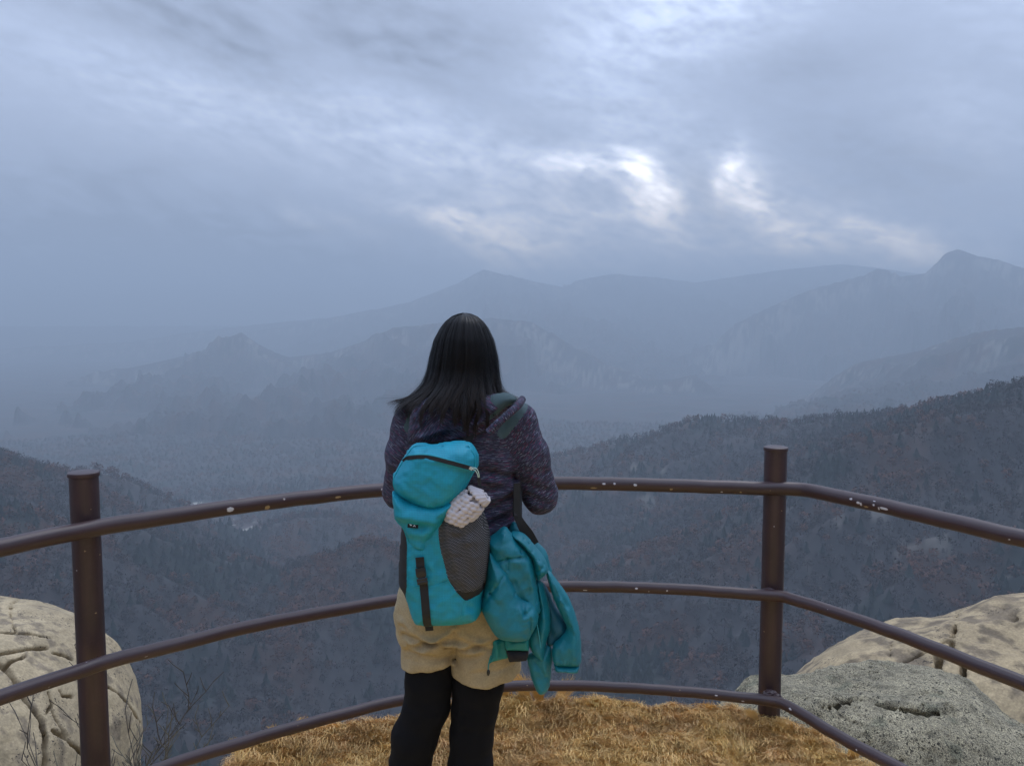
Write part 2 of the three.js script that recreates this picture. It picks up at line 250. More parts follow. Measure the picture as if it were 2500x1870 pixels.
// what grows where: 0 bare broadleaf, towards 1 pine; and how rusty the leaves still are
const pineShare = (x, z) => sstep(0.14, 0.45, fbm2(x / 170 + 5, z / 170 + 40, 4) + 0.04);
const rustShare = (x, z) => sstep(-0.08, 0.4, fbm2(x / 150 + 60, z / 150 - 20, 4));
{
  const az = []; for (let a = -180; a < -44; a += 4) az.push(a); for (let a = -44; a <= 44.01; a += 0.1) az.push(a); for (let a = 48; a <= 180; a += 4) az.push(a);
  const rad = [0, 1, 2, 2.7, 2.9, 3.2, 3.6, 4.2]; for (let r = 5; r < 300; r *= 1.13) rad.push(r); for (let r = 300; r < 10000; r *= 1.0074) rad.push(r); rad.push(10000, 10800);
  const nA = az.length, nR = rad.length, pos = new Float32Array(nA * nR * 3), col = new Float32Array(nA * nR * 3), idx = [];
  const slope = (x, z, h) => { const e = 9, a = terrain(x + e, z), b = terrain(x, z + e); return Math.hypot(a - h, b - h) / e; };
  for (let i = 0; i < nR; i++) for (let j = 0; j < nA; j++) {
    const a = az[j] * Math.PI / 180, r = rad[i], x = Math.sin(a) * r, z = -Math.cos(a) * r, h = terrain(x, z), k = land.k, s = land.s, o = (i * nA + j) * 3;
    const fine = Math.abs(az[j]) < 44 && r > 300;
    pos[o] = x; pos[o + 1] = h + (fine && k >= 0 && k < 9 ? 2.5 * n2(x / 14, z / 14) * sstep(900, 1600, r) * sstep(2600, 1800, r) : 0); pos[o + 2] = z;
    const p = pineShare(x, z), q = rustShare(x, z), g = 0.75 + 0.5 * (0.5 + 0.5 * n2(x / 14, z / 14));
    let R = lerp(lerp(0.036, 0.054, q), 0.015, p), G = lerp(lerp(0.033, 0.032, q), 0.021, p), B = lerp(lerp(0.033, 0.025, q), 0.018, p);
    R *= g; G *= g; B *= g;
    if (fine && k >= 0 && k < 6) {                                  // bare granite faces and slabs on the high ridges
      const st = slope(x, z, h), m = fbm2(x / 150, z / 150 + 300, 3), streak = fbm2(x / 34 + h / 90, z / 34 + h / 60, 4);
      const rock = sstep(0.62, 1.05, st + m * 1.0 + streak * 1.1 - (k === 0 ? 0.75 : k === 1 ? 0.6 : 0.42)) * sstep(330, 60, s) * 0.5;
      R = lerp(R, 0.44, rock); G = lerp(G, 0.40, rock); B = lerp(B, 0.33, rock);
    }
    if (k === -1 && r > 900 && r < 1900) {                           // the pale gravel of the river bed and the clearings of the village
      const w = paleGround(x, z);
      R = lerp(R, 0.4, w); G = lerp(G, 0.37, w); B = lerp(B, 0.31, w);
    }
    if (k === 99) { R = 0.3; G = 0.26; B = 0.2; }
    col[o] = R; col[o + 1] = G; col[o + 2] = B;
    if (i && j) { const c = i * nA + j; idx.push(c, c - nA, c - nA - 1, c, c - nA - 1, c - 1); }
  }
  const g = geom(pos, idx, { color: col });
  setting('terrain', g, new THREE.MeshStandardMaterial({ name: 'woodland floor', vertexColors: true, roughness: 1 }), 'structure', 'wooded autumn mountain slopes and valley below the lookout', 'terrain');
}
// ---------------------------------------------------------------- woods on the slopes (one mass each), and the pines along the near crest
function flakeCrown(seed, n, rx, ry, y0, size) {
  const r = rng(seed), pos = [], idx = [], nor = [];
  for (let i = 0; i < n; i++) {
    let a, b, c; do { a = r() * 2 - 1; b = r() * 2 - 1; c = r() * 2 - 1; } while (a * a + b * b + c * c > 1);
    const f = 0.55 + 0.45 * r(), l = Math.hypot(a, b, c) || 1; a = a / l * f; b = b / l * f; c = c / l * f;
    const x = a * rx, y = y0 + ry + b * ry, z = c * rx, q = [V(r() - 0.5, r() - 0.5, r() - 0.5).normalize().multiplyScalar(size * (0.6 + r())), V(r() - 0.5, r() - 0.5, r() - 0.5).normalize().multiplyScalar(size * (0.6 + r()))], o = pos.length / 3;
    pos.push(x - q[0].x, y - q[0].y, z - q[0].z, x + q[0].x, y + q[0].y, z + q[0].z, x + q[1].x, y + q[1].y, z + q[1].z);
    const N = V(a, b + 0.4, c).normalize(), face = new THREE.Vector3().crossVectors(q[0], q[1].clone().add(q[0])); if (face.dot(N) > 0) idx.push(o, o + 1, o + 2); else idx.push(o, o + 2, o + 1); for (let k = 0; k < 3; k++) nor.push(N.x, N.y, N.z);
  }
  return geom(pos, idx, { normal: nor });
}
function trunkGeo(h, r0, r1, seg = 5) { const g = new THREE.CylinderGeometry(r1, r0, h, seg, 1); g.translate(0, h / 2, 0); g.deleteAttribute('uv'); return g; }
function pineCrown(seed, h, rad) {
  const r = rng(seed), gs = [];
  for (let i = 0; i < 5; i++) { const t = i / 5, c = new THREE.ConeGeometry(rad * (1.05 - t * 0.85), h * 0.34, 7, 1, true); c.translate((r() - 0.5) * 0.5, h * (0.3 + t * 0.6), (r() - 0.5) * 0.5); const p = c.attributes.position; for (let k = 0; k < p.count; k++) p.setXYZ(k, p.getX(k) * (0.75 + 0.5 * r()), p.getY(k) + (r() - 0.5) * 0.5, p.getZ(k) * (0.75 + 0.5 * r())); c.deleteAttribute('uv'); c.computeVertexNormals(); gs.push(c); }
  return mergeGeometries(gs);
}
const foliage = new THREE.MeshStandardMaterial({ name: 'foliage', color: 0xffffff, roughness: 1, side: THREE.DoubleSide });
{
  const spots = [[], [], []], r = rng(77), P = [];
  const cell = (r0, r1, step) => {
    for (let x = -r1 * 0.66; x <= r1 * 0.66; x += step) for (let z = -r1; z <= -r0 * 0.7; z += step) {
      const X = x + (r() - 0.5) * step * 1.1, Z = z + (r() - 0.5) * step * 1.1, q = Math.hypot(X, Z), a = Math.atan2(X, -Z);
      if (q < r0 || q >= r1 || Math.abs(a) > 0.63) continue;
      const h = terrain(X, Z); if (land.k === 99 || (land.k === -1 && paleGround(X, Z) > 0.15) || (land.k === -1 && fbm2(X / 60, Z / 60, 2) > 0.25)) continue;
      if (h > 1.6 - q * 0.02 && q < 600) continue;
      const p = pineShare(X, Z), w = rustShare(X, Z), u = r();
      const kind = u < (p * 0.85 + 0.05) * (step > 12 ? 0.3 : 1) ? 2 : r() < w * 0.9 + 0.05 ? 1 : 0;
      spots[kind].push([X, h - 0.6, Z, 0.65 + r() * 0.75, r() * 6.28, step]);
    }
  };
  cell(260, 1000, 6.5); cell(1000, 1700, 9.5); cell(1700, 2600, 14);
  const bare = mergeGeometries([flakeCrown(1, 46, 3.3, 3.4, 2.6, 0.85), trunkGeo(4.5, 0.2, 0.1)]);
  const rust = mergeGeometries([flakeCrown(2, 54, 3.3, 3.2, 2.2, 0.95), trunkGeo(4, 0.2, 0.1)]);
  const pine = mergeGeometries([pineCrown(3, 9.5, 2.6), trunkGeo(4, 0.22, 0.12)]);
  const names = ['bare_broadleaf_wood', 'rusty_leaved_wood', 'dark_pine_wood'];
  const labels = ['bare grey-brown broadleaf wood covering the slopes', 'rust-coloured late autumn wood scattered over the slopes', 'dark green pine wood in patches on the slopes'];
  const base = [[0.038, 0.030, 0.028], [0.094, 0.040, 0.024], [0.013, 0.020, 0.017]];
  [bare, rust, pine].forEach((g, k) => {
    const list = spots[k], m = new THREE.InstancedMesh(g, foliage, list.length), M = new THREE.Matrix4(), q = new THREE.Quaternion(), c = new THREE.Color(), up = V(0, 1, 0);
    list.forEach(([x, y, z, s, t, st], i) => { const e = s * (st > 12 ? 1.05 : st > 8 ? 1.15 : 1); M.compose(V(x, y, z), q.setFromAxisAngle(up, t), V(e, e * (0.8 + 0.35 * r()), e)); m.setMatrixAt(i, M); const v = 0.75 + 0.5 * r(), w = (r() - 0.5) * 0.2; c.setRGB(base[k][0] * v * (1 + w), base[k][1] * v, base[k][2] * v * (1 - w)); m.setColorAt(i, c); });
    m.name = numbered(names[k]); m.userData = { kind: 'stuff', label: labels[k], category: 'wood' }; m.castShadow = m.receiveShadow = true; scene.add(m);
  });
  // pines standing up along the crest of the near ridge
  const crown = [pineCrown(21, 11, 2.7), pineCrown(22, 12.5, 2.5), pineCrown(23, 9.5, 3)], trunk = trunkGeo(8, 0.25, 0.1), leafMat = [[0.03, 0.042, 0.032], [0.035, 0.04, 0.03], [0.025, 0.036, 0.03]].map((c) => new THREE.MeshStandardMaterial({ name: 'pine needles', color: lin(...c), roughness: 1, side: THREE.DoubleSide })), bark = new THREE.MeshStandardMaterial({ name: 'bark', color: lin(0.06, 0.045, 0.035), roughness: 1 });
  const line = RIDGES[0].p.slice(2, 16);
  for (let i = 0; i < 84; i++) {
    const t = (i + r() * 0.8) / 84 * (line.length - 1), k = Math.min(line.length - 2, Math.floor(t)), f = t - k, x = lerp(line[k][0], line[k + 1][0], f) + (r() - 0.5) * 12, z = lerp(line[k][2], line[k + 1][2], f) + (r() - 0.5) * 12;
    const T = thing('pine_tree', 'small dark pine standing on the crest of the wooded ridge', 'tree', 'pines along the near ridge crest');
    T.position.set(x, terrain(x, z) - 0.5, z); const s = 0.55 + r() * 0.5; T.scale.set(s, s * (0.85 + r() * 0.3), s); T.rotation.y = r() * 6;
    part('trunk', trunk, bark, T); part('crown', crown[i % 3], leafMat[(i * 7) % 3], T);
  }
}
// ---------------------------------------------------------------- the railing: painted steel posts and bent tubes
{
  const chipsFor = (seed, L, marks, base, wearTop) => {             // paint: brush streaks along the tube, chips down to primer and old paint where the photo shows them
    const W = 2048, H = 96, N = tileNoise(seed, 6, 5), S = tileNoise(seed + 1, 8, 4), r = rng(seed), spots = marks.map((m) => m.slice());
    for (let i = 0; i < 14; i++) spots.push([r() * L, r(), 0.0012 + 0.002 * r(), 0.001 + 0.001 * r(), r() < 0.5 ? 1 : 2]);
    return pixelTexture(W, H, (u, v, c) => {
      const k = 0.82 + 0.3 * N(u * 3, v) + 0.22 * (S(u * 2, v * 7) - 0.5), scuff = sstep(0.62, 0.75, S(u * 14 + 0.3, v * 3)) * 0.22;
      c[0] = base[0] * k + scuff * 0.1; c[1] = base[1] * k + scuff * 0.09; c[2] = base[2] * k + scuff * 0.09;
      const rag = (N(u * 60, v * 4) - 0.5) * 1.3; for (const [x, a, l, w, t] of spots) { if (Math.abs(u * L - x) > l * 1.4) continue; const dx = (u * L - x) / l; let dv = v - a; dv -= Math.round(dv); const dy = dv * 0.16 / w, e = dx * dx + dy * dy + rag; if (e < 1) { const q = t === 1 ? [0.74, 0.74, 0.76] : t === 2 ? [0.62, 0.54, 0.40] : [0.5, 0.42, 0.3]; c[0] = q[0]; c[1] = q[1]; c[2] = q[2]; } }
    }, { srgb: true });
  };
  const bump = (() => { const N = tileNoise(5, 10, 5); return pixelTexture(512, 64, (u, v, c) => { c[0] = c[1] = c[2] = 0.6 * N(u * 2, v * 3) + 0.4 * N(u, v * 0.5); }); })();
  const paint = (map) => new THREE.MeshPhysicalMaterial({ name: 'brown gloss paint', map, roughness: 0.42, bumpMap: bump, bumpScale: 0.0012, clearcoat: 0.15, clearcoatRoughness: 0.4 });
  const BROWN = [0.222, 0.146, 0.15];
  const R = thing('railing', 'brown painted tubular steel railing curving round the lookout', 'railing');
  const rails = [
    { n: 'top_rail', h: 0.958, r: 0.0268, p: [[-1.66, -1.9], [-1.55, -2.07], [-1.45, -2.22], [-1.34, -2.375], [-1.28, -2.445], [-1.09, -2.61], [-0.93, -2.735], [-0.81, -2.82], [-0.48, -3.0], [-0.15, -3.09], [0.19, -3.115], [0.56, -3.08], [0.79, -3.045], [0.98, -3.02], [1.075, -3.012], [1.105, -3.0], [1.13, -2.97], [1.28, -2.745], [1.51, -2.31], [1.75, -1.87]],
      marks: [[0.3, 0.05, 0.016, 0.006, 2], [1.06, 0.0, 0.012, 0.008, 1], [1.19, 0.08, 0.009, 0.01, 2], [1.25, 0.93, 0.004, 0.003, 1], [1.45, 0.03, 0.01, 0.004, 2], [1.62, 0.95, 0.004, 0.004, 1], [1.65, 0.95, 0.004, 0.004, 1], [1.9, 0.0, 0.008, 0.003, 2], [2.46, 0.07, 0.014, 0.003, 2], [2.5, 0.96, 0.007, 0.004, 1], [2.54, 0.96, 0.005, 0.004, 1], [2.62, 0.98, 0.008, 0.005, 1], [2.76, 0.06, 0.006, 0.004, 2], [2.95, 0.09, 0.004, 0.003, 1], [3.02, 0.08, 0.004, 0.003, 2], [3.47, 0.95, 0.005, 0.004, 1], [3.5, 0.0, 0.007, 0.004, 1], [3.51, 0.02, 0.004, 0.006, 1], [3.53, 0.06, 0.009, 0.003, 2], [3.56, 0.98, 0.004, 0.004, 1], [3.58, 0.04, 0.003, 0.006, 1], [3.6, 0.01, 0.016, 0.0045, 1], [3.56, 0.9, 0.004, 0.002, 1], [4.15, 0.02, 0.004, 0.003, 1]] },
    { n: 'middle_rail', h: 0.552, r: 0.0222, p: [[-1.64, -1.84], [-1.53, -2.0], [-1.43, -2.15], [-1.31, -2.3], [-1.26, -2.37], [-1.07, -2.53], [-0.91, -2.66], [-0.43, -2.93], [-0.1, -3.05], [0.20, -3.08], [0.63, -3.055], [0.79, -3.02], [0.96, -2.985], [1.03, -2.965], [1.065, -2.93], [1.26, -2.66], [1.48, -2.24], [1.7, -1.82]], marks: [[2.6, 0.97, 0.005, 0.004, 1], [2.72, 0.0, 0.004, 0.004, 1], [2.4, 0.05, 0.01, 0.003, 1]] },
    { n: 'bottom_rail', h: 0.152, r: 0.0208, p: [[-1.62, -1.84], [-1.42, -2.16], [-1.28, -2.33], [-1.11, -2.51], [-0.96, -2.62], [-0.72, -2.78], [-0.41, -2.955], [-0.04, -3.06], [0.25, -3.07], [0.58, -3.035], [0.79, -2.995], [0.95, -2.955], [1.01, -2.935], [1.04, -2.9], [1.14, -2.69], [1.28, -2.44], [1.5, -2.05]], marks: [[2.9, 0.95, 0.005, 0.003, 1], [3.2, 0.95, 0.006, 0.005, 1], [3.5, 0.0, 0.004, 0.004, 1], [3.0, 0.03, 0.005, 0.003, 1]] },
  ];
  rails.forEach((q, k) => {
    const c = new THREE.CatmullRomCurve3(q.p.map(([x, z]) => V(x, q.h, z)), false, 'centripetal', 0.5), L = c.getLength(), seg = 150, rad = 20, pos = [], nor = [], uv = [], idx = [], up = V(0, 1, 0);
    for (let i = 0; i <= seg; i++) { const t = i / seg, p = c.getPointAt(t), T = c.getTangentAt(t), S = new THREE.Vector3().crossVectors(up, T).normalize(), jx = 0.0012 * n2(t * 30, k), jy = 0.0012 * n2(t * 30, k + 9); for (let j = 0; j <= rad; j++) { const a = j / rad * 2 * Math.PI, n = S.clone().multiplyScalar(Math.cos(a)).addScaledVector(up, Math.sin(a)); pos.push(p.x + n.x * q.r + jx, p.y + n.y * q.r + jy, p.z + n.z * q.r); nor.push(n.x, n.y, n.z); uv.push(t, ((j / rad) + 0.5) % 1.0001); } }
    // v runs round the tube with 0 on the side that faces the path
    for (let i = 0; i <= seg; i++) for (let j = 0; j <= rad; j++) uv[(i * (rad + 1) + j) * 2 + 1] = j / rad - 0.5;
    for (let i = 0; i < seg; i++) for (let j = 0; j < rad; j++) { const a = i * (rad + 1) + j, b = a + rad + 1; idx.push(a, a + 1, b, b, a + 1, b + 1); }
    part(q.n, geom(pos, idx, { normal: nor, uv }), paint(chipsFor(100 + k, L, q.marks, BROWN)), R);
  });
  const postMap = chipsFor(140, 1.5, [], BROWN), pm = paint(postMap);
  const posts = [[1.018, -3.048, 1.105], [-1.347, -2.478, 1.117], [1.79, -1.93, 1.11], [-1.71, -1.95, 1.11]];
  for (const [x, z, top] of posts) {
    const G = new THREE.Group(); G.name = 'post'; G.position.set(x, 0, z); R.add(G);
    const g = new THREE.CylinderGeometry(0.0425, 0.0425, top + 0.3, 36, 12, true); g.translate(0, (top - 0.3) / 2, 0);
    { const u = g.attributes.uv; for (let i = 0; i < u.count; i++) u.setXY(i, u.getY(i), u.getX(i)); }
    part('post_tube', g, pm, G);
    const cap = new THREE.LatheGeometry([[0.0001, 0.013], [0.02, 0.0125], [0.036, 0.011], [0.0452, 0.0085], [0.0462, 0.006], [0.0462, -0.004], [0.0445, -0.006], [0.0426, -0.0062]].map(([a, b]) => new THREE.Vector2(a, b)), 36); cap.translate(0, top, 0);
    part('cap', cap, pm, G);
  }
  // the welds where the tubes meet the posts: lumpy beads
  const bead = (x, y, z, s, seed) => { const g = new THREE.IcosahedronGeometry(1, 3), p = g.attributes.position; for (let i = 0; i < p.count; i++) { const k = 1 + 0.2 * n3(p.getX(i) * 1.7 + seed, p.getY(i) * 1.7, p.getZ(i) * 1.7); p.setXYZ(i, p.getX(i) * k * s[0], p.getY(i) * k * s[1], p.getZ(i) * k * s[2]); } g.computeVertexNormals(); g.translate(x, y, z); part('weld', g, pm, R); };
  bead(-1.298, 0.953, -2.445, [0.013, 0.014, 0.02], 1); bead(-1.29, 0.548, -2.365, [0.014, 0.013, 0.02], 2);
  bead(1.06, 0.962, -3.02, [0.012, 0.02, 0.02], 5); bead(1.045, 0.552, -2.975, [0.014, 0.018, 0.02], 6); bead(0.99, 0.56, -3.0, [0.026, 0.014, 0.02], 7); bead(1.02, 0.15, -2.96, [0.02, 0.02, 0.03], 8); bead(1.0, 0.163, -2.985, [0.026, 0.012, 0.02], 9); bead(1.02, 0.972, -3.03, [0.03, 0.012, 0.015], 10);
}
// ---------------------------------------------------------------- the coir mat: twisted yarn laid in rows, fuzzy with loose fibre
{
  // outer edge of the mat as radius over bearing (degrees, 0 straight ahead)
  const EDGE = [[-180, 2.5], [-75, 2.5], [-40, 2.6], [-27, 2.8], [-20.2, 2.97], [-17.9, 3.04], [-16.4, 3.1], [-11.7, 3.08], [-8.8, 3.11], [-6.2, 3.19], [-1.6, 3.22], [4.5, 3.21], [10.6, 3.22], [16.3, 3.26], [19.2, 3.22], [21.7, 3.19], [23.5, 3.08], [30, 2.85], [45, 2.6], [75, 2.5], [180, 2.5]];
  const edgeAt = (b) => { for (let i = 1; i < EDGE.length; i++) if (b <= EDGE[i][0]) { const t = (b - EDGE[i - 1][0]) / (EDGE[i][0] - EDGE[i - 1][0]); return lerp(EDGE[i - 1][1], EDGE[i][1], t); } return 2.5; };
  const lump = (x, z) => 0.02 * n2(x * 2.2, z * 2.2) + 0.012 * n2(x * 6 + 4, z * 6);
  const PITCH = 0.042, row = (x, z) => { const v = z / PITCH, k = Math.floor(v), u = (x + (k & 1 ? 0.5 : 0) * 0.06 + 0.014 * n2(x * 8, z * 8)) / 0.06, a = v - k - 0.5, b = u - Math.floor(u) - 0.5; return Math.max(0, 1 - 3.2 * a * a - 2.2 * (b + a * (k & 1 ? 0.7 : -0.7)) ** 2); };
  const heightAt = (x, z) => { const r = Math.hypot(x, z), e = edgeAt(Math.atan2(x, -z) * 180 / Math.PI) + 0.03 * n2(x * 5, z * 5) + 0.02 * n2(x * 14, z * 14), q = r - e; return -0.012 + lump(x, z) + 0.026 * row(x, z) + 0.022 * sstep(-0.35, -0.06, q) - (q > -0.05 ? (q + 0.05) * 2.4 : 0); };
  const mat = thing('coir_mat', 'golden brown woven coir mat covering the lookout ground', 'mat');
  const pos = [], idx = [], col = [], nx = 330, bands = [[-3.36, -2.62, 200]];
  const tint = (x, z, o) => { const d = 0.5 + 0.5 * n2(x * 3 + 9, z * 3), k = 0.8 + 0.35 * n2(x * 20, z * 20) * 0.5 + 0.2 * d; o[0] = 0.73 * k; o[1] = 0.485 * k * (0.95 + 0.1 * d); o[2] = 0.19 * k; return o; };
  const c = [0, 0, 0];
  for (const [z0, z1, nz] of bands) { for (let j = 0; j <= nz; j++) for (let i = 0; i <= nx; i++) { const x = -1.65 + 3.3 * i / nx, z = lerp(z0, z1, j / nz); pos.push(x, Math.max(heightAt(x, z), -0.5), z); tint(x, z, c); col.push(c[0] * 0.75, c[1] * 0.75, c[2] * 0.75); } for (let j = 0; j < nz; j++) for (let i = 0; i < nx; i++) { const a = j * (nx + 1) + i, b = a + nx + 1; idx.push(a, b, a + 1, b, b + 1, a + 1); } }
  const wool = new THREE.MeshStandardMaterial({ name: 'coir', vertexColors: true, roughness: 1, side: THREE.DoubleSide });
  part('woven_mat', geom(pos, idx, { color: col }), wool, mat);
  { const p = [], q = [], o = [], A = 60, B = 20; for (let j = 0; j <= B; j++) for (let i = 0; i <= A; i++) { const x = -2.6 + 5.2 * i / A, z = lerp(-2.625, 2.4, j / B); p.push(x, heightAt(x, z) - 0.004, z); tint(x, z, c); o.push(...c); if (i && j) { const a = j * (A + 1) + i; q.push(a, a - 1, a - A - 2, a, a - A - 2, a - A - 1); } } part('woven_mat', geom(p, q, { color: o }), wool, mat); }
  // loose fibre: small curved wisps, joined in a few hand-sized variants and set along the twist of the yarn
  const wisps = (seed, n, len, spread, lift) => {
    const r = rng(seed), P = [], I = [], N = [];
    for (let k = 0; k < n; k++) {
      const a = (r() - 0.5) * spread, L = len * (0.5 + r()), w = 0.00045 + 0.0005 * r(), x0 = (r() - 0.5) * 0.045, z0 = (r() - 0.5) * 0.035, up = lift * (0.2 + r()), bend = (r() - 0.5) * 1.8, o = P.length / 3, S = 4;
      for (let s = 0; s <= S; s++) { const t = s / S, d = a + bend * t, px = x0 + Math.cos(d) * L * (t - 0.5), pz = z0 + Math.sin(d) * L * (t - 0.5), py = 0.003 + up * Math.sin(Math.PI * (0.25 + 0.6 * t)) * L; const ww = w * (1 - 0.6 * t), tx = -Math.sin(d), tz = Math.cos(d); P.push(px - tx * ww, py - ww * 0.6, pz - tz * ww, px + tx * ww, py + ww * 0.6, pz + tz * ww); for (let e = 0; e < 2; e++) N.push(0.2 * (r() - 0.5), 0.85, 0.5); if (s) { const b = o + s * 2; I.push(b - 2, b - 1, b, b - 1, b + 1, b); } }
    }
    return geom(P, I);
  };
  const fibre = new THREE.MeshStandardMaterial({ name: 'coir fibre', color: 0xffffff, roughness: 0.85, side: THREE.DoubleSide });
  const r = rng(404), variants = [1, 2, 3, 4, 5].map((s) => wisps(s, 26, 0.036, 1.9, 0.34)), sets = variants.map(() => []);
  for (let k = 0; k < 26000; k++) {
    const x = -1.5 + 2.95 * r(), z = -3.34 + 0.66 * r(), h = heightAt(x, z); if (h < -0.12) continue;
    const row = Math.floor(z / PITCH); sets[Math.floor(r() * 5)].push([x, h, z, (row & 1 ? 0.55 : -0.55) + (r() - 0.5) * 0.9, 0.6 + 0.7 * r(), (r() - 0.5) * 0.5]);
  }
  const M = new THREE.Matrix4(), q = new THREE.Quaternion(), e = new THREE.Euler(), C = new THREE.Color();
  sets.forEach((list, k) => {
    const m = new THREE.InstancedMesh(variants[k], fibre, list.length); m.name = 'loose_fibre'; m.userData = { kind: 'stuff' };
    list.forEach(([x, y, z, a, s, t], i) => { M.compose(V(x, y, z), q.setFromEuler(e.set(t, a, t * 0.6)), V(s, s, s)); m.setMatrixAt(i, M); tint(x, z, c); const v = Math.min(1.3, (0.85 + 0.35 * r()) * 1.15); C.setRGB(c[0] * v, c[1] * v, c[2] * v * (0.85 + 0.3 * r())); m.setColorAt(i, C); });
    m.castShadow = m.receiveShadow = true; mat.add(m);
  });
  // frayed rope ends standing up along the edge: [x, z, height, lean, thickness]
  const ends = [[-0.99, -2.83, 0.05, -0.3, 0.9], [-0.92, -2.9, 0.05, 0.3, 0.9], [-0.82, -2.93, 0.035, 0.25, 1], [-0.87, -2.9, 0.035, -0.4, 0.9], [-0.66, -3.02, 0.085, -0.2, 1.2], [-0.62, -3.03, 0.08, 0.1, 1.1], [-0.57, -3.04, 0.06, 0.35, 1], [-0.48, -3.06, 0.04, 0.2, 0.8], [-0.28, -3.15, 0.05, 0, 0.9], [-0.05, -3.19, 0.07, -0.35, 1.2], [0.0, -3.2, 0.085, -0.25, 1.1], [0.045, -3.2, 0.085, 0.05, 1.1], [0.085, -3.2, 0.11, -0.35, 0.9], [0.125, -3.2, 0.105, -0.12, 0.9], [0.165, -3.2, 0.12, 0.28, 0.9], [0.43, -3.2, 0.07, -0.2, 1], [0.46, -3.2, 0.06, 0.4, 0.9], [0.62, -3.19, 0.075, -0.1, 0.7], [0.64, -3.19, 0.085, 0.15, 0.6], [0.79, -3.17, 0.09, 0.1, 1.2], [0.76, -3.16, 0.06, -0.4, 1.1], [0.85, -3.13, 0.05, 0.5, 1.1], [1.1, -3.0, 0.045, 0.4, 1.2], [1.15, -2.96, 0.05, 0.1, 1.3], [1.2, -2.88, 0.045, 0.4, 1.2], [1.06, -3.02, 0.035, -0.3, 1.1], [0.96, -3.0, 0.03, -0.5, 1], [1.22, -2.78, 0.05, 0.3, 1.1]];
  const ropeCol = [lin(0.72, 0.47, 0.16), lin(0.6, 0.37, 0.11), lin(0.74, 0.5, 0.2)].map((k) => new THREE.MeshStandardMaterial({ name: 'frayed coir', color: k, roughness: 0.95, side: THREE.DoubleSide }));
  ends.forEach(([x, z, H0, lean, th], k) => { const H = H0 * 1.3;
    const R = rng(900 + k), P = [], I = [], N = [], n = 300, y0 = heightAt(x, z) - 0.012;
    for (let f = 0; f < n; f++) {
      const a = R() * 6.283, rr = 0.0115 * th * Math.sqrt(R()), L = H * (0.6 + 0.75 * R()) + 0.015, w = 0.0005 + 0.0008 * R(), fan = (R() - 0.5) * 1.5, dx = Math.sin(lean) + fan * 0.55, dz = (R() - 0.5) * 0.9, o = P.length / 3, tw = 2.2 * R();
      for (let s = 0; s <= 4; s++) { const t = s / 4, g = t * t, aa = a + tw * t; const px = x + Math.cos(aa) * rr * (1 + 0.7 * g) + (Math.sin(lean) * t * 0.8 + dx * g * 0.5) * L, pz = z + Math.sin(aa) * rr * (1 + 0.7 * g) + dz * g * 0.4 * L, py = y0 + L * t * (1 - 0.18 * g * Math.abs(fan)); const ww = w * (1.1 - 0.8 * t); P.push(px - ww, py, pz, px + ww, py, pz); for (let e2 = 0; e2 < 2; e2++) N.push(Math.cos(a) * 0.6, 0.45, Math.sin(a) * 0.6 + 0.25); if (s) { const b = o + s * 2; I.push(b - 2, b - 1, b, b - 1, b + 1, b); } }
    }
    part('rope_end', geom(P, I), ropeCol[k % 3], mat);
  });
  // dry grass blades and pale crumbs caught in the fibre
  const grass = new THREE.MeshStandardMaterial({ name: 'dry grass', color: lin(0.5, 0.38, 0.2), roughness: 0.9, side: THREE.DoubleSide }), GP = [], GI = [];
  for (let k = 0; k < 90; k++) { const b = -30 + 58 * r(), R = edgeAt(b) - 0.03 - 0.35 * Math.pow(r(), 2), x = Math.sin(b * Math.PI / 180) * R, z = -Math.cos(b * Math.PI / 180) * R, y = heightAt(x, z), H = 0.03 + 0.05 * r(), lx = (r() - 0.5) * 1.4, lz = (r() - 0.5), o = GP.length / 3, w = 0.0005; for (let s = 0; s <= 3; s++) { const t = s / 3; GP.push(x + lx * H * t * t - w * (1 - t * 0.7), y + H * t, z + lz * H * t * t, x + lx * H * t * t + w * (1 - t * 0.7), y + H * t, z + lz * H * t * t); if (s) { const q2 = o + s * 2; GI.push(q2 - 2, q2 - 1, q2, q2 - 1, q2 + 1, q2); } } }
  const gm = setting('dry_grass', geom(GP, GI), grass, 'stuff', 'thin dry grass blades sticking out of the coir mat', 'grass');
}
// ---------------------------------------------------------------- granite: boulders round the lookout
function boxUV(g, k) {                                               // real-size texture on every face, laid along the axis that the face looks along
  const q = g.toNonIndexed(), p = q.attributes.position, uv = new Float32Array(p.count * 2), a = V(0, 0, 0), b = V(0, 0, 0), c = V(0, 0, 0);
  for (let i = 0; i < p.count; i += 3) { a.fromBufferAttribute(p, i); b.fromBufferAttribute(p, i + 1).sub(a); c.fromBufferAttribute(p, i + 2).sub(a); b.cross(c); const X = Math.abs(b.x) * 0.8, Y = Math.abs(b.y), Z = Math.abs(b.z); for (let e = i; e < i + 3; e++) { const x = p.getX(e) * k, y = p.getY(e) * k, z = p.getZ(e) * k; uv[e * 2] = X > Y && X > Z ? z + 0.3 : x; uv[e * 2 + 1] = Y > X && Y > Z ? z : y; } }
  q.setAttribute('uv', new THREE.BufferAttribute(uv, 2)); return q;
}
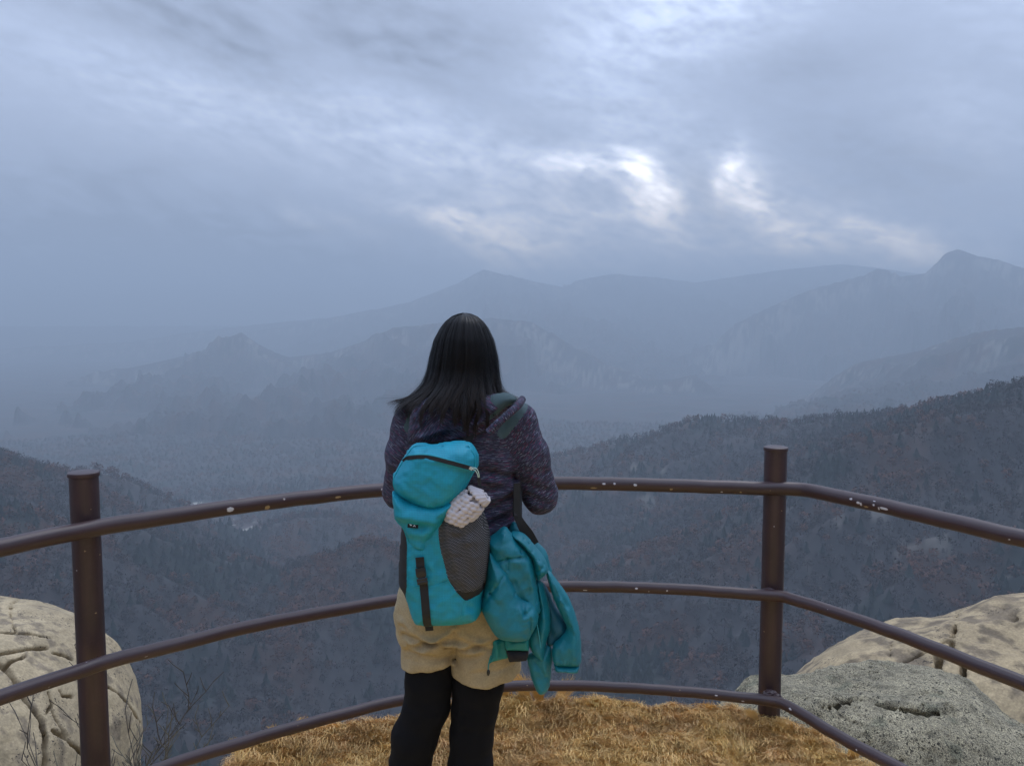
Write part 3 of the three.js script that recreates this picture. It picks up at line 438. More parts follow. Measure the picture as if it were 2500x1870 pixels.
const granite = (() => {                                            // crystals of feldspar, quartz and black mica on a 0.6 m tile
  const S = 1024, A = tileNoise(51, 90, 2), B = tileNoise(52, 150, 2), C = tileNoise(53, 12, 4), D = tileNoise(54, 220, 1);
  return pixelTexture(S, S, (u, v, c) => { const m = A(u, v), q = B(u, v), l = C(u, v), d = D(u, v); let k = 0.72 + 0.3 * (l - 0.5); let r = k, g = k * 0.985, b = k * 0.94; const light = sstep(0.6, 0.72, q), dark = sstep(0.38, 0.27, m) * sstep(0.2, 0.6, l), mid = sstep(0.42, 0.3, d); r = lerp(r, 1, light * 0.8); g = lerp(g, 0.99, light * 0.8); b = lerp(b, 0.93, light * 0.8); r = lerp(r, 0.2, dark * 0.85); g = lerp(g, 0.2, dark * 0.85); b = lerp(b, 0.2, dark * 0.85); r *= 1 - 0.3 * mid; g *= 1 - 0.3 * mid; b *= 1 - 0.28 * mid; c[0] = r; c[1] = g; c[2] = b; }, { srgb: true });
})();
const smoothRock = (() => { const S = 1024, A = tileNoise(61, 14, 5), B = tileNoise(62, 120, 2), C = tileNoise(63, 5, 4); return pixelTexture(S, S, (u, v, c) => { const k = 0.84 + 0.22 * (A(u, v) - 0.5) + 0.2 * (B(u, v) - 0.5), d = sstep(0.3, 0.22, B(u + 0.37, v)) * sstep(0.5, 0.62, C(u, v)); c[0] = k * (1 - 0.55 * d); c[1] = k * 0.985 * (1 - 0.55 * d); c[2] = k * 0.95 * (1 - 0.5 * d); }, { srgb: true }); })();
const rockBump = (() => { const A = tileNoise(71, 40, 5); return pixelTexture(512, 512, (u, v, c) => { c[0] = c[1] = c[2] = A(u, v); }); })();
{
  const sq = (c, r, p, low = 1) => (x, y, z) => { const a = Math.abs((x - c[0]) / r[0]), b = Math.abs((y - c[1]) / (y < c[1] ? r[1] * low : r[1])), d = Math.abs((z - c[2]) / r[2]); const k = Math.pow(Math.pow(a, p) + Math.pow(b, p) + Math.pow(d, p), 1 / p); return (k - 1) * Math.min(r[0], r[1], r[2]); };
  // where a surveyed crack lies on a boulder: the first point of the sight line on its surface
  const dense = (list) => { const o = []; for (let i = 1; i < list.length; i++) { const a = list[i - 1], b = list[i], n = Math.max(2, Math.round(Math.hypot(b[0] - a[0], b[1] - a[1]) / 4)); for (let k = 0; k < n; k++) o.push([lerp(a[0], b[0], k / n), lerp(a[1], b[1], k / n)]); } o.push(list[list.length - 1]); return o; };
  const boxed = (p) => { p.lo = [0, 1, 2].map((k) => Math.min(...p.map((q) => q[k])) - 0.16); p.hi = [0, 1, 2].map((k) => Math.max(...p.map((q) => q[k])) + 0.16); return p; };
  const trace = (body, list) => boxed(dense(list).map(([a, b]) => { const q = at(a, b, 1), o = V(0, 1.6, 0), d = q.sub(o).normalize(); let t = 2; for (let i = 0; i < 120; i++) { const e = body(o.x + d.x * t, o.y + d.y * t, o.z + d.z * t); if (e < 0.002) break; t += Math.min(e * 0.6, 0.2); if (t > 16) break; } return [o.x + d.x * t, o.y + d.y * t, o.z + d.z * t, t]; }).filter((p) => p[3] < 15));
  const near = (x, y, z, pts, w) => { let m = 1e9; for (const p of pts) { const q = (x - p[0]) ** 2 + (y - p[1]) ** 2 + (z - p[2]) ** 2; if (q < m) m = q; } return Math.exp(-m / (w * w)); };
  // a joint cut into the rock: spines run from the traced line inwards; the gap is w to each side
  const spines = (body, pts, deep) => { for (const p of pts) { const e = 0.01, g = V(body(p[0] + e, p[1], p[2]) - body(p[0] - e, p[1], p[2]), body(p[0], p[1] + e, p[2]) - body(p[0], p[1] - e, p[2]), body(p[0], p[1], p[2] + e) - body(p[0], p[1], p[2] - e)).normalize(); p[4] = -g.x * deep; p[5] = -g.y * deep; p[6] = -g.z * deep; } return pts; };
  const cut = (d, x, y, z, pts, w) => {
    if (x < pts.lo[0] || y < pts.lo[1] || z < pts.lo[2] || x > pts.hi[0] || y > pts.hi[1] || z > pts.hi[2]) return d;
    let m = 1e9; for (const p of pts) { const ax = x - p[0], ay = y - p[1], az = z - p[2]; if (ax * ax + ay * ay + az * az > 0.09) continue; const L = p[4] * p[4] + p[5] * p[5] + p[6] * p[6], t = Math.min(1, (ax * p[4] + ay * p[5] + az * p[6]) / L), q = (ax - p[4] * t) ** 2 + (ay - p[5] * t) ** 2 + (az - p[6] * t) ** 2; if (q < m) m = q; }
    return smax(d, w - Math.sqrt(m), w * 0.5);
  };
  // smooth tan boulder with long exfoliation cracks
  {
    const form = sq([-5.5, -2.6, -6.6], [1.97, 1.66, 2.0], 2.5, 3), body = (x, y, z) => { const d = form(x, y, z); return Math.abs(d) > 0.4 ? d : d + 0.05 * n3(x * 0.55, y * 0.55, z * 0.55) + 0.025 * fbm3(x * 1.8, y * 1.8, z * 1.8, 3); };
    const lines = [[[[48, 1461], [27, 1474], [23, 1493], [30, 1521], [38, 1540]], 0.0145, 0.12], [[[-60, 1540], [0, 1542], [38, 1545], [71, 1546], [120, 1556]], 0.0148, 0.12], [[[-60, 1605], [0, 1596], [22, 1591], [68, 1583], [114, 1581]], 0.0203, 0.12], [[[128, 1594], [152, 1598], [176, 1610]], 0.0145, 0.1],
      [[[-60, 1590], [0, 1624], [19, 1638], [44, 1670], [65, 1714], [90, 1741], [106, 1763], [112, 1800], [110, 1880]], 0.0289, 0.14], [[[225, 1655], [250, 1668], [283, 1688], [310, 1714], [326, 1738], [343, 1765]], 0.0145, 0.12], [[[14, 1626], [24, 1614], [52, 1606], [63, 1600]], 0.0156, 0.1], [[[128, 1784], [160, 1800], [210, 1850]], 0.0203, 0.12], [[[112, 1742], [128, 1720], [118, 1690]], 0.0156, 0.1], [[[146, 1686], [152, 1698], [176, 1700]], 0.0145, 0.1], [[[128, 1735], [140, 1760], [165, 1800]], 0.0145, 0.1]].map(([p, w, d]) => [spines(body, trace(body, p), d), w]);
    const f = (x, y, z) => {
      let d = body(x, y, z); if (Math.abs(d) > 0.4) return d;
      if (Math.abs(d) > 0.25) return d;
      d += 0.005 * fbm3(x * 12, y * 12, z * 12, 2);
      for (const [p, w] of lines) d = cut(d, x, y, z, p, w * (1 + 0.35 * n3(x * 6, y * 6, z * 6)));
      return d;
    };
    const g = sdfMesh(f, [-7.9, -8.4, -8.9], [-3.2, -0.6, -4.3], [0.0165, 0.07, [-5.2, -2.9, -8.2], [-3.3, -0.8, -5.2]], null, (x, y, z) => { const a = fbm3(x * 1.1, y * 1.1, z * 1.1, 4), b = fbm3(x * 5 + 3, y * 2.2, z * 5, 4), st = sstep(0.08, 0.4, b + 0.35 * a) * 0.42, k = 1 + 0.25 * a; return [0.56 * k * (1 - st), 0.455 * k * (1 - st), 0.30 * k * (1 - st * 0.9)]; });
    single('boulder', boxUV(g, 0.7), new THREE.MeshStandardMaterial({ name: 'weathered tan granite', map: smoothRock, vertexColors: true, roughness: 0.95, bumpMap: rockBump, bumpScale: 0.006 }), 'big smooth tan boulder with curved cracks behind the bare shrubs', 'boulder');
  }
  // coarse speckled boulder against the edge of the mat
  {
    const form = sq([1.96, -1.2, -4.1], [1.14, 0.89, 0.9], 2.15, 2.2), body = (x, y, z) => { const d = form(x, y, z); return Math.abs(d) > 0.3 ? d : d + 0.05 * n3(x * 1.6, y * 1.6, z * 1.6) + 0.022 * fbm3(x * 5, y * 5, z * 5, 3); }, cre = spines(body, trace(body, [[2010, 1728], [2060, 1714], [2120, 1714], [2170, 1728], [2240, 1738], [2330, 1744]]), 0.1), above = boxed(cre.filter((p, i) => i % 5 === 0).map((p) => [p[0], p[1] + 0.06, p[2] - 0.03]));
    const f = (x, y, z) => {
      let d = body(x, y, z); if (Math.abs(d) > 0.3) return d;
      if (Math.abs(d) > 0.2) return d;
      d += 0.013 * fbm3(x * 22, y * 22, z * 22, 3);
      d = cut(d, x, y, z, cre, 0.0155 * (1 + 0.5 * n3(x * 9, y * 9, z * 9))); d -= 0.03 * near(x, y, z, above, 0.06);
      const pit = sstep(0.34, 0.6, n3(x * 26, y * 26, z * 26)) * sstep(-0.1, 0.25, n3(x * 2.4 + 7, y * 3.2, z * 2.4)); d += 0.016 * pit;
      return d;
    };
    const g = sdfMesh(f, [0.6, -3.2, -5.15], [3.25, -0.1, -3.05], 0.0135, null, (x, y, z) => { const a = fbm3(x * 2.6, y * 2.6, z * 2.6, 4), b = n3(x * 9, y * 9, z * 9), li = sstep(0.25, 0.5, fbm3(x * 4 + 9, y * 4, z * 4, 3)), k = 0.95 + 0.35 * a; const m = sstep(0.5, 0.72, b) * 0.35; return [lerp(0.64 * k, 0.31, li * 0.6) * (1 - m), lerp(0.57 * k, 0.32, li * 0.6) * (1 - m), lerp(0.41 * k, 0.23, li * 0.6) * (1 - m)]; });
    single('boulder', boxUV(g, 1.7), new THREE.MeshStandardMaterial({ name: 'speckled granite', map: granite, vertexColors: true, roughness: 0.95, bumpMap: granite, bumpScale: 0.004 }), 'coarse speckled grey granite boulder with a crevice beside the coir mat', 'boulder');
  }
  // tan whaleback behind it
  {
    const form = sq([7.4, -5.6, -9.2], [5.5, 3.8, 3.0], 2.05, 2), body = (x, y, z) => { const d = form(x, y, z); return Math.abs(d) > 0.5 ? d : d + 0.07 * n3(x * 0.5 + 3, y * 0.5, z * 0.5) + 0.04 * fbm3(x * 1.6, y * 1.6, z * 1.6, 3); }, lines = [[[[2338, 1488], [2332, 1530], [2326, 1560], [2327, 1592]], 0.026, 0.2], [[[2292, 1600], [2290, 1640], [2288, 1690]], 0.05, 0.25], [[[2352, 1610], [2350, 1660], [2352, 1700]], 0.036, 0.25], [[[2455, 1474], [2475, 1500], [2490, 1530], [2510, 1545]], 0.034, 0.15], [[[2186, 1518], [2176, 1560], [2174, 1600]], 0.016, 0.06], [[[2200, 1620], [2260, 1590], [2315, 1560]], 0.02, 0.08]].map(([p, w, d]) => [spines(body, trace(body, p), d), w]);
    const f = (x, y, z) => {
      let d = body(x, y, z); if (Math.abs(d) > 0.5) return d;
      if (Math.abs(d) > 0.35) return d;
      d += 0.008 * fbm3(x * 9, y * 9, z * 9, 2);
      for (const [p, w] of lines) d = cut(d, x, y, z, p, w * (1 + 0.35 * n3(x * 6, y * 6, z * 6)));
      return d;
    };
    const g = sdfMesh(f, [1.6, -13.4, -12.6], [13.3, -1.2, -5.9], [0.029, 0.13, [2.2, -3.6, -9.6], [5.9, -1.3, -6.2]], null, (x, y, z) => { const a = fbm3(x * 0.8, y * 0.8, z * 0.8, 4), b = fbm3(x * 3 + 13, y * 1.6, z * 3, 4), st = sstep(0.0, 0.45, b + 0.5 * a + 0.12 * sstep(4, 4.8, x)) * 0.55, k = 1 + 0.25 * a; return [0.56 * k * (1 - st), 0.44 * k * (1 - st), 0.275 * k * (1 - st * 0.92)]; });
    single('boulder', boxUV(g, 0.5), new THREE.MeshStandardMaterial({ name: 'weathered tan granite', map: smoothRock, vertexColors: true, roughness: 0.95, bumpMap: rockBump, bumpScale: 0.01 }), 'broad smooth tan whaleback boulder rising behind the speckled granite boulder', 'boulder');
  }
}
// ---------------------------------------------------------------- bare shrubs below the railing
{
  const barkCol = [lin(0.085, 0.07, 0.055), lin(0.075, 0.05, 0.045), lin(0.14, 0.125, 0.09)].map((c) => new THREE.MeshStandardMaterial({ name: 'grey twig bark', color: c, roughness: 0.95 }));
  function shrub(seed, x, z, tops, h, label, mk, spread) {
    const r = rng(seed), T = thing('bare_shrub', label, 'shrub', 'bare shrubs below the railing'), y0 = terrain(x, z); T.position.set(x, y0, z);
    const seg = (list, p, q, ra, rb) => { const d = q.clone().sub(p), L = d.length(), g = new THREE.CylinderGeometry(rb, ra, L, 5, 1, true); g.deleteAttribute('uv'); g.translate(0, L / 2, 0); g.applyQuaternion(new THREE.Quaternion().setFromUnitVectors(V(0, 1, 0), d.normalize())); g.translate(p.x, p.y, p.z); list.push(g); };
    for (let s = 0; s < tops; s++) {
      const stem = [], twig = [], grow = (p, dir, len, rad, level) => {
        const n = level === 0 ? 6 : 3; let a = p.clone(), d = dir.clone();
        for (let i = 0; i < n; i++) {
          const t = i / n, b = a.clone().addScaledVector(d, len / n); seg(level < 2 ? stem : twig, a, b, Math.max(0.0019, rad * (1 - 0.6 * t)), Math.max(0.0015, rad * (1 - 0.6 * (t + 1 / n))));
          if (level < 3) { const kids = level === 0 ? (i < 2 ? 0 : 3) : level === 1 ? 1 + (r() < 0.6 ? 1 : 0) : 1; for (let k = 0; k < kids; k++) { const az = r() * 6.283, el = 0.5 + 0.5 * r(), side = V(Math.cos(az), 0.15, Math.sin(az)).normalize(), nd = d.clone().multiplyScalar(Math.cos(el)).addScaledVector(side, Math.sin(el)).normalize(); nd.y += 0.25; nd.normalize(); grow(b, nd, len * [0.42, 0.42, 0.4][level] * (0.6 + 0.6 * r()), Math.max(0.0026, rad * (1 - 0.6 * t) * 0.62), level + 1); } }
          
          a = b; d.add(V((r() - 0.5) * 0.32, 0.06, (r() - 0.5) * 0.32)).normalize();
        }
      };
      const az = s / tops * 6.283 + r(), lean = spread * (0.4 + 0.8 * r()); grow(V(Math.cos(az) * 0.05, 0, Math.sin(az) * 0.05), V(Math.cos(az) * lean, 1, Math.sin(az) * lean * 0.7).normalize(), h * (0.78 + 0.3 * r()), 0.0105, 0);
      const G = new THREE.Group(); G.name = 'stem'; T.add(G); part('branch', mergeGeometries(stem), barkCol[mk], G); part('twigs', mergeGeometries(twig), barkCol[mk], G).userData = { kind: 'stuff' };
    }
  }
  shrub(1, -1.72, -3.35, 3, 1.15, 'leafless shrub with fine forked twigs behind the railing post', 2, 0.2);
  shrub(2, -2.08, -3.2, 4, 1.25, 'tangled leafless shrub in front of the smooth tan boulder', 0, 0.3);
  shrub(3, -2.45, -3.3, 3, 1.35, 'dark reddish leafless shrub with thick forked stems by the tan boulder', 1, 0.34);
  shrub(4, -1.45, -3.45, 2, 0.85, 'low pale leafless shrub standing clear of the boulder above the valley', 2, 0.28);
}
// ---------------------------------------------------------------- the hiker, seen from behind
const DP = 2.25;                                                    // metres from the camera's foot to her
const J = (px, py, dz = 0) => at(px, py, DP + dz);
const flat = (list, z) => list.map(([a, b]) => { const p = at(a, b, z); return [p.x, p.y]; });
const tableAt = (T) => { const rows = T.map(([py, cx, hw, hd, dz]) => { const c = J(cx, py), e = J(cx + hw, py); return [c.y, c.x, e.x - c.x, hd, -DP - dz]; }).sort((a, b) => a[0] - b[0]); return (y, o) => { let i = 1; while (i < rows.length - 1 && y > rows[i][0]) i++; const a = rows[i - 1], b = rows[i], t = clamp((y - a[0]) / (b[0] - a[0])), s = t * t * (3 - 2 * t); for (let k = 1; k < 5; k++) o[k] = lerp(a[k], b[k], 0.5 * (s + t)); return o; }; };
function trunkField(T, grow) { const f = tableAt(T), o = [0, 0, 0, 0, 0], ys = T.map((r) => J(r[1], r[0]).y), y0 = Math.min(...ys), y1 = Math.max(...ys); return (x, y, z) => { f(y, o); const a = o[2] + grow, b = o[3] + grow, dx = (x - o[1]) / a, dz = (z - o[4]) / b, k = Math.pow(Math.pow(Math.abs(dx), 2.3) + Math.pow(Math.abs(dz), 2.3), 1 / 2.3), d = (k - 1) * Math.min(a, b), c = Math.max(y0 - y, y - y1); return smax(d, c, 0.03); }; }
const TORSO = [[982, 1135, 40, 0.05, 0.0], [1000, 1137, 78, 0.062, 0.0], [1020, 1138, 112, 0.075, 0.0], [1050, 1135, 132, 0.088, 0.0], [1100, 1129, 136, 0.1, 0.005], [1180, 1125, 135, 0.102, 0.01], [1260, 1121, 130, 0.096, 0.01], [1330, 1121, 131, 0.104, 0.005], [1420, 1122, 134, 0.116, 0], [1490, 1118, 142, 0.118, 0], [1560, 1119, 134, 0.105, 0]];
const ARM_R = [J(1262, 1032), J(1294, 1120, 0.0), J(1320, 1212, 0.02), J(1265, 1168, 0.29)], ARM_L = [J(1008, 1035), J(990, 1110, 0.0), J(977, 1200, 0.03), J(1045, 1172, 0.28)];
const person = thing('person', 'hiker in a heathered hoodie, khaki shorts and black leggings looking out over the valley', 'person');
{
  // body: one continuous figure, skin; head turned to the view
  const torso = trunkField(TORSO.filter((r) => r[0] < 1500), -0.016), head = [egg(J(1137, 862, 0.0), 0.074, 0.108, 0.092), egg(J(1137, 905, 0.045), 0.055, 0.062, 0.05)], parts = [];
  const chain = (pts, rad) => { for (let i = 1; i < pts.length; i++) parts.push(cone(pts[i - 1], pts[i], rad[i - 1], rad[i])); };
  chain([J(1136, 925, 0.01), J(1135, 1000, 0.0)], [0.052, 0.058]);
  chain(ARM_R, [0.046, 0.042, 0.036, 0.026]); chain(ARM_L, [0.046, 0.042, 0.036, 0.026]);
  chain([J(1066, 1520), J(1047, 1660), J(1044, 1722), J(1003, 1850, 0.0), J(985, 2050, 0.0), J(983, 2092, 0.01)], [0.06, 0.058, 0.054, 0.05, 0.034, 0.034]);
  chain([J(1166, 1500), J(1166, 1670), J(1159, 1731), J(1150, 1860, 0.0), J(1158, 2055, 0.0), J(1158, 2094, 0.01)], [0.06, 0.06, 0.054, 0.054, 0.034, 0.034]);
  // face: brow, nose, chin, ears
  const hd = J(1137, 862, 0), fz = hd.z - 0.088; parts.push(cone(V(hd.x, hd.y + 0.005, fz - 0.002), V(hd.x, hd.y - 0.028, fz - 0.016), 0.008, 0.012), cone(V(hd.x - 0.022, hd.y - 0.055, fz + 0.012), V(hd.x + 0.022, hd.y - 0.055, fz + 0.012), 0.009, 0.009));
  for (const s of [-1, 1]) parts.push(egg(V(hd.x + s * 0.076, hd.y - 0.01, hd.z - 0.005), 0.01, 0.03, 0.02));
  const f = (x, y, z) => { let d = torso(x, y, z); for (const p of parts) d = smin(d, p(x, y, z), 0.02); let h = head[0](x, y, z); h = smin(h, head[1](x, y, z), 0.03); d = smin(d, h, 0.015); if (y > 1.35 && z < fz + 0.04) for (const s of [-1, 1]) { const e = Math.hypot(x - hd.x - s * 0.031, y - hd.y - 0.004, z - fz - 0.004) - 0.011; d = smax(d, -e, 0.008); } return d; };
  const skin = new THREE.MeshPhysicalMaterial({ name: 'skin', color: lin(0.52, 0.32, 0.22), roughness: 0.55, sheen: 0.1 });
  const bodyGeo = sdfMesh(f, [-0.5, 0.0, -2.66], [0.2, 1.64, -2.08], 0.008), list = [bodyGeo];
  // hands: palm, four fingers and a thumb, folded one over the other before her
  for (const [w, s] of [[ARM_R[3], -1], [ARM_L[3], 1]]) {
    const q = [], palm = w.clone().add(V(s * 0.03, -0.005, -0.05)); q.push(cone(w, w.clone().add(V(s * 0.012, 0, -0.02)), 0.026, 0.025));
    for (let k = 0; k < 4; k++) { const b = palm.clone().add(V(s * 0.012, 0.027 - k * 0.018, -0.015)), len = [0.03, 0.034, 0.032, 0.025][k], m = b.clone().add(V(s * len * 0.8, 0, -len * 0.5)), e = m.clone().add(V(s * len * 0.7, -0.003, len * 0.35)), e2 = e.clone().add(V(s * len * 0.3, -0.002, len * 0.5)); q.push(cone(w.clone().add(V(s * 0.01, 0.014 - k * 0.009, -0.02)), b, 0.015, 0.0105), cone(b, m, 0.0095, 0.009), cone(m, e, 0.009, 0.008), cone(e, e2, 0.008, 0.007)); }
    const tb = w.clone().add(V(s * 0.012, 0.022, -0.03)), tm = tb.clone().add(V(s * 0.025, 0.022, -0.005)); q.push(cone(tb, tm, 0.013, 0.0105), cone(tm, tm.clone().add(V(s * 0.026, 0.004, 0.006)), 0.0105, 0.008));
    const hf = (x, y, z) => { let d = 1; q.forEach((c, i) => { d = i ? smin(d, c(x, y, z), 0.005) : c(x, y, z); }); return d; };
    list.push(sdfMesh(hf, [palm.x - 0.11, palm.y - 0.07, palm.z - 0.08], [palm.x + 0.11, palm.y + 0.08, palm.z + 0.1], 0.003));
  }
  part('body', mergeGeometries(list), skin, person);
}
// ---- cloth textures
function streakTexture(seed, bg, cols, n, len, W = 1024) {          // mélange yarn: short streaks of several colours on a dark ground, 0.26 m a tile
  const cv = document.createElement('canvas'); cv.width = cv.height = W; const g = cv.getContext('2d'), r = rng(seed); g.fillStyle = bg; g.fillRect(0, 0, W, W);
  for (let i = 0; i < n; i++) { const c = cols[Math.floor(Math.pow(r(), 1.2) * cols.length)], x = r() * W, y = Math.floor(r() * W / 3.4) * 3.4, l = len * (0.4 + r()); g.strokeStyle = c; g.globalAlpha = 0.35 + 0.6 * r(); g.lineWidth = 1.6 + 1.4 * r(); for (const ox of [0, -W]) { g.beginPath(); g.moveTo(x + ox, y); g.lineTo(x + ox + l, y); g.stroke(); } }
  const t = new THREE.CanvasTexture(cv); t.colorSpace = THREE.SRGBColorSpace; t.wrapS = t.wrapT = THREE.RepeatWrapping; return t;
}
const heather = new THREE.MeshPhysicalMaterial({ name: 'heathered jersey', map: streakTexture(31, '#272636', ['#5a5a78', '#3a3a52', '#7d8598', '#46284a', '#6a2448', '#8c2a4c', '#365660', '#9aa2ae', '#4a4668'], 5600, 46), roughness: 0.9, sheen: 0.08, sheenRoughness: 0.6, sheenColor: lin(0.3, 0.3, 0.4) });
const trimMat = new THREE.MeshStandardMaterial({ name: 'grey green trim', color: lin(0.05, 0.085, 0.092), roughness: 0.85 });
function splitBy(g, kindOf, uvOf, kinds) {                          // one smooth surface cut into its panels: kindOf(centroid) -> panel, uvOf(panel, x, y, z)
  const p = g.attributes.position, n = g.attributes.normal, ix = g.index.array, out = kinds.map(() => ({ p: [], n: [], u: [] }));
  for (let i = 0; i < ix.length; i += 3) { const a = ix[i], b = ix[i + 1], c = ix[i + 2], x = (p.getX(a) + p.getX(b) + p.getX(c)) / 3, y = (p.getY(a) + p.getY(b) + p.getY(c)) / 3, z = (p.getZ(a) + p.getZ(b) + p.getZ(c)) / 3, k = kindOf(x, y, z, n.getZ(a)), o = out[k]; for (const v of [a, b, c]) { o.p.push(p.getX(v), p.getY(v), p.getZ(v)); o.n.push(n.getX(v), n.getY(v), n.getZ(v)); const q = uvOf(k, p.getX(v), p.getY(v), p.getZ(v)); o.u.push(q[0], q[1]); } }
  return out.map((o) => (o.p.length ? geom(o.p, null, { normal: o.n, uv: o.u }) : null));
}
const turned = (x, y, deg, s) => { const a = deg * Math.PI / 180, c = Math.cos(a), q = Math.sin(a); return [(x * c + y * q) * s, (-x * q + y * c) * s]; };
{
  // ---- hoodie
  const hoodie = new THREE.Group(); hoodie.name = 'hoodie'; person.add(hoodie);
  const torso = trunkField(TORSO.filter((r) => r[0] < 1500), 0.008);
  const arms = [ARM_R, ARM_L].map((A) => [cone(A[0], A[1], 0.060, 0.054), cone(A[1], A[2], 0.054, 0.049), cone(A[2], A[3], 0.049, 0.036)]);
  const zf = 2.15, seam = flat([[1218, 1050], [1232, 1080], [1246, 1112], [1258, 1140], [1268, 1165]], zf), seamL = flat([[1008, 1040], [994, 1085], [980, 1130]], zf), folds = [[[1150, 1152], [1200, 1160], 9, 5], [[1200, 1160], [1256, 1178], 10, 6], [[1175, 1208], [1245, 1190], 11, 5], [[1190, 1252], [1256, 1226], 12, 5], [[1180, 1290], [1258, 1275], 10, 5], [[1160, 1105], [1225, 1112], 16, 3], [[1195, 1335], [1262, 1300], 10, 4]].map(([a, b, w, k]) => [flat([a, b], zf), w * 0.00115, k * 0.0014]);
  const sleeveFolds = [[[1280, 1090], [1325, 1075], 9, 3], [[1285, 1180], [1330, 1200], 10, 5], [[1290, 1215], [1345, 1235], 9, 4], [[1290, 1150], [1335, 1155], 12, 3], [[950, 1120], [990, 1135], 10, 3], [[955, 1160], [1000, 1150], 8, 4]].map(([a, b, w, k]) => [flat([a, b], 2.21), w * 0.00115, k * 0.001]);
  const armD = (k, x, y, z) => { const A = arms[k]; return smin(smin(A[0](x, y, z), A[1](x, y, z), 0.02), A[2](x, y, z), 0.012); };
  const f = (x, y, z) => {
    let d = smin(torso(x, y, z), smin(armD(0, x, y, z), armD(1, x, y, z), 0.01), 0.022);
    if (Math.abs(d) < 0.05) {
      d += 0.0025 * n3(x * 14, y * 14, z * 14) + 0.0012 * n3(x * 40, y * 26, z * 40);
      if (z > -2.3) { for (const [l, w, k] of folds) { const e = groove(x, y + 0.006 * n2(x * 30, y * 20), l[0], l[1], w); d += k * e - k * 0.8 * groove(x, y + 0.018, l[0], l[1], w); } d += 0.002 * grooveLine(x, y, seam, 0.004) + 0.002 * grooveLine(x, y, seamL, 0.004); for (const [l, w, k] of sleeveFolds) d += k * groove(x, y, l[0], l[1], w) - k * 0.7 * groove(x, y + 0.016, l[0], l[1], w); }
    }
    return d;
  };
  const g = sdfMesh(f, [-0.46, 0.72, -2.62], [0.2, 1.4, -2.1], 0.0048);
  const right = (x, y) => { const q = seam; for (let i = 1; i < q.length; i++) if (y <= q[i - 1][1] && y >= q[i][1]) return x > lerp(q[i - 1][0], q[i][0], (q[i - 1][1] - y) / (q[i - 1][1] - q[i][1])); return y > q[0][1] ? x > q[0][0] + (y - q[0][1]) * 0.9 : x > q[q.length - 1][0]; };
  const left = (x, y) => y > seamL[0][1] ? x < seamL[0][0] - (y - seamL[0][1]) * 0.2 : x < lerp(seamL[0][0], seamL[2][0], clamp((seamL[0][1] - y) / (seamL[0][1] - seamL[2][1])));
  const band = flat([[1228, 1060], [1276, 1000]], zf), bandL = flat([[1006, 1002], [992, 1050]], zf);
  const kindOf = (x, y, z) => (groove(x, y, band[0], band[1], 0.0155) > 0.37 || groove(x, y, bandL[0], bandL[1], 0.013) > 0.37) && z > -2.3 ? 3 : right(x, y) ? 1 : left(x, y) ? 2 : 0;
  const uvOf = (k, x, y, z) => k === 1 ? turned(x, y, 27 + (1.25 - y) * -40, 1 / 0.26) : k === 2 ? turned(x, y, -35, 1 / 0.26) : [x / 0.26, y / 0.26];
  ['torso_panel', 'sleeve', 'sleeve', 'shoulder_panel'].forEach((n, i, all) => { const q = splitBy.done || (splitBy.done = splitBy(g, kindOf, uvOf, all)); if (q[i]) part(n, q[i], i === 3 ? trimMat : heather, hoodie); });
  splitBy.done = null;
  // the hood lying on her back: a soft bag with a rolled edge and a grey green lining
  const out = smoothClosed(flat([[1000, 1012], [992, 1050], [990, 1084], [1006, 1090], [1055, 1089], [1100, 1084], [1150, 1072], [1190, 1055], [1214, 1032], [1250, 1000], [1235, 975], [1180, 962], [1110, 958], [1045, 968], [1015, 990]], 2.12));
  const hw = [[[1050, 1090], [1110, 1030], 10, 8], [[1000, 1075], [1060, 1020], 9, 6], [[1060, 1070], [1190, 1040], 8, 8], [[1010, 1088], [1090, 1060], 7, 6], [[1150, 1065], [1210, 1010], 7, 6], [[1025, 1000], [1012, 1075], 8, 5]].map(([a, b, w, k]) => [flat([a, b], 2.12), w * 0.0011, k * 0.001]);
  const bag = pad(out, { z: (x, y) => -2.165 + 0.012 * n2(x * 9, y * 9), h: 0.04, R: 0.05, wrinkle: (x, y) => { let s = 0.003 * n2(x * 22, y * 22); for (const [l, w, k] of hw) s += -k * groove(x, y, l[0], l[1], w) + k * 0.7 * groove(x, y - 0.014, l[0], l[1], w); return s; } });
  const hg = sdfMesh(bag, [-0.35, 1.2, -2.25], [0.06, 1.43, -2.08], 0.0035), apex = flat([[1075, 1000]], 2.12)[0];
  const [ha, hb] = splitBy(hg, (x, y) => (x < apex[0] - (apex[1] - y) * 0.1 ? 0 : 1), (k, x, y) => turned(x, y, k ? -28 : 52, 1 / 0.26), [0, 1]);
  const hood = new THREE.Group(); hood.name = 'hood'; hoodie.add(hood); part('hood_panel', ha, heather, hood); part('hood_panel', hb, heather, hood);
  const roll = tubeGeo([at(1192, 1056, 2.09), at(1215, 1034, 2.088), at(1242, 1010, 2.1), at(1263, 992, 2.13), at(1275, 975, 2.2)], 0.0105, 40, 12); { const u = roll.attributes.uv; for (let i = 0; i < u.count; i++) u.setXY(i, u.getY(i) * 0.3, u.getX(i) * 0.4); }
  part('rolled_edge', roll, heather, hood);
  const lining = pad(smoothClosed(flat([[1180, 1040], [1200, 1028], [1240, 995], [1262, 978], [1240, 962], [1190, 975]], 2.12)), { z: -2.15, h: 0.03, R: 0.03 }); part('lining', sdfMesh(lining, [-0.12, 1.3, -2.2], [0.05, 1.43, -2.1], 0.004), trimMat, hood);
}
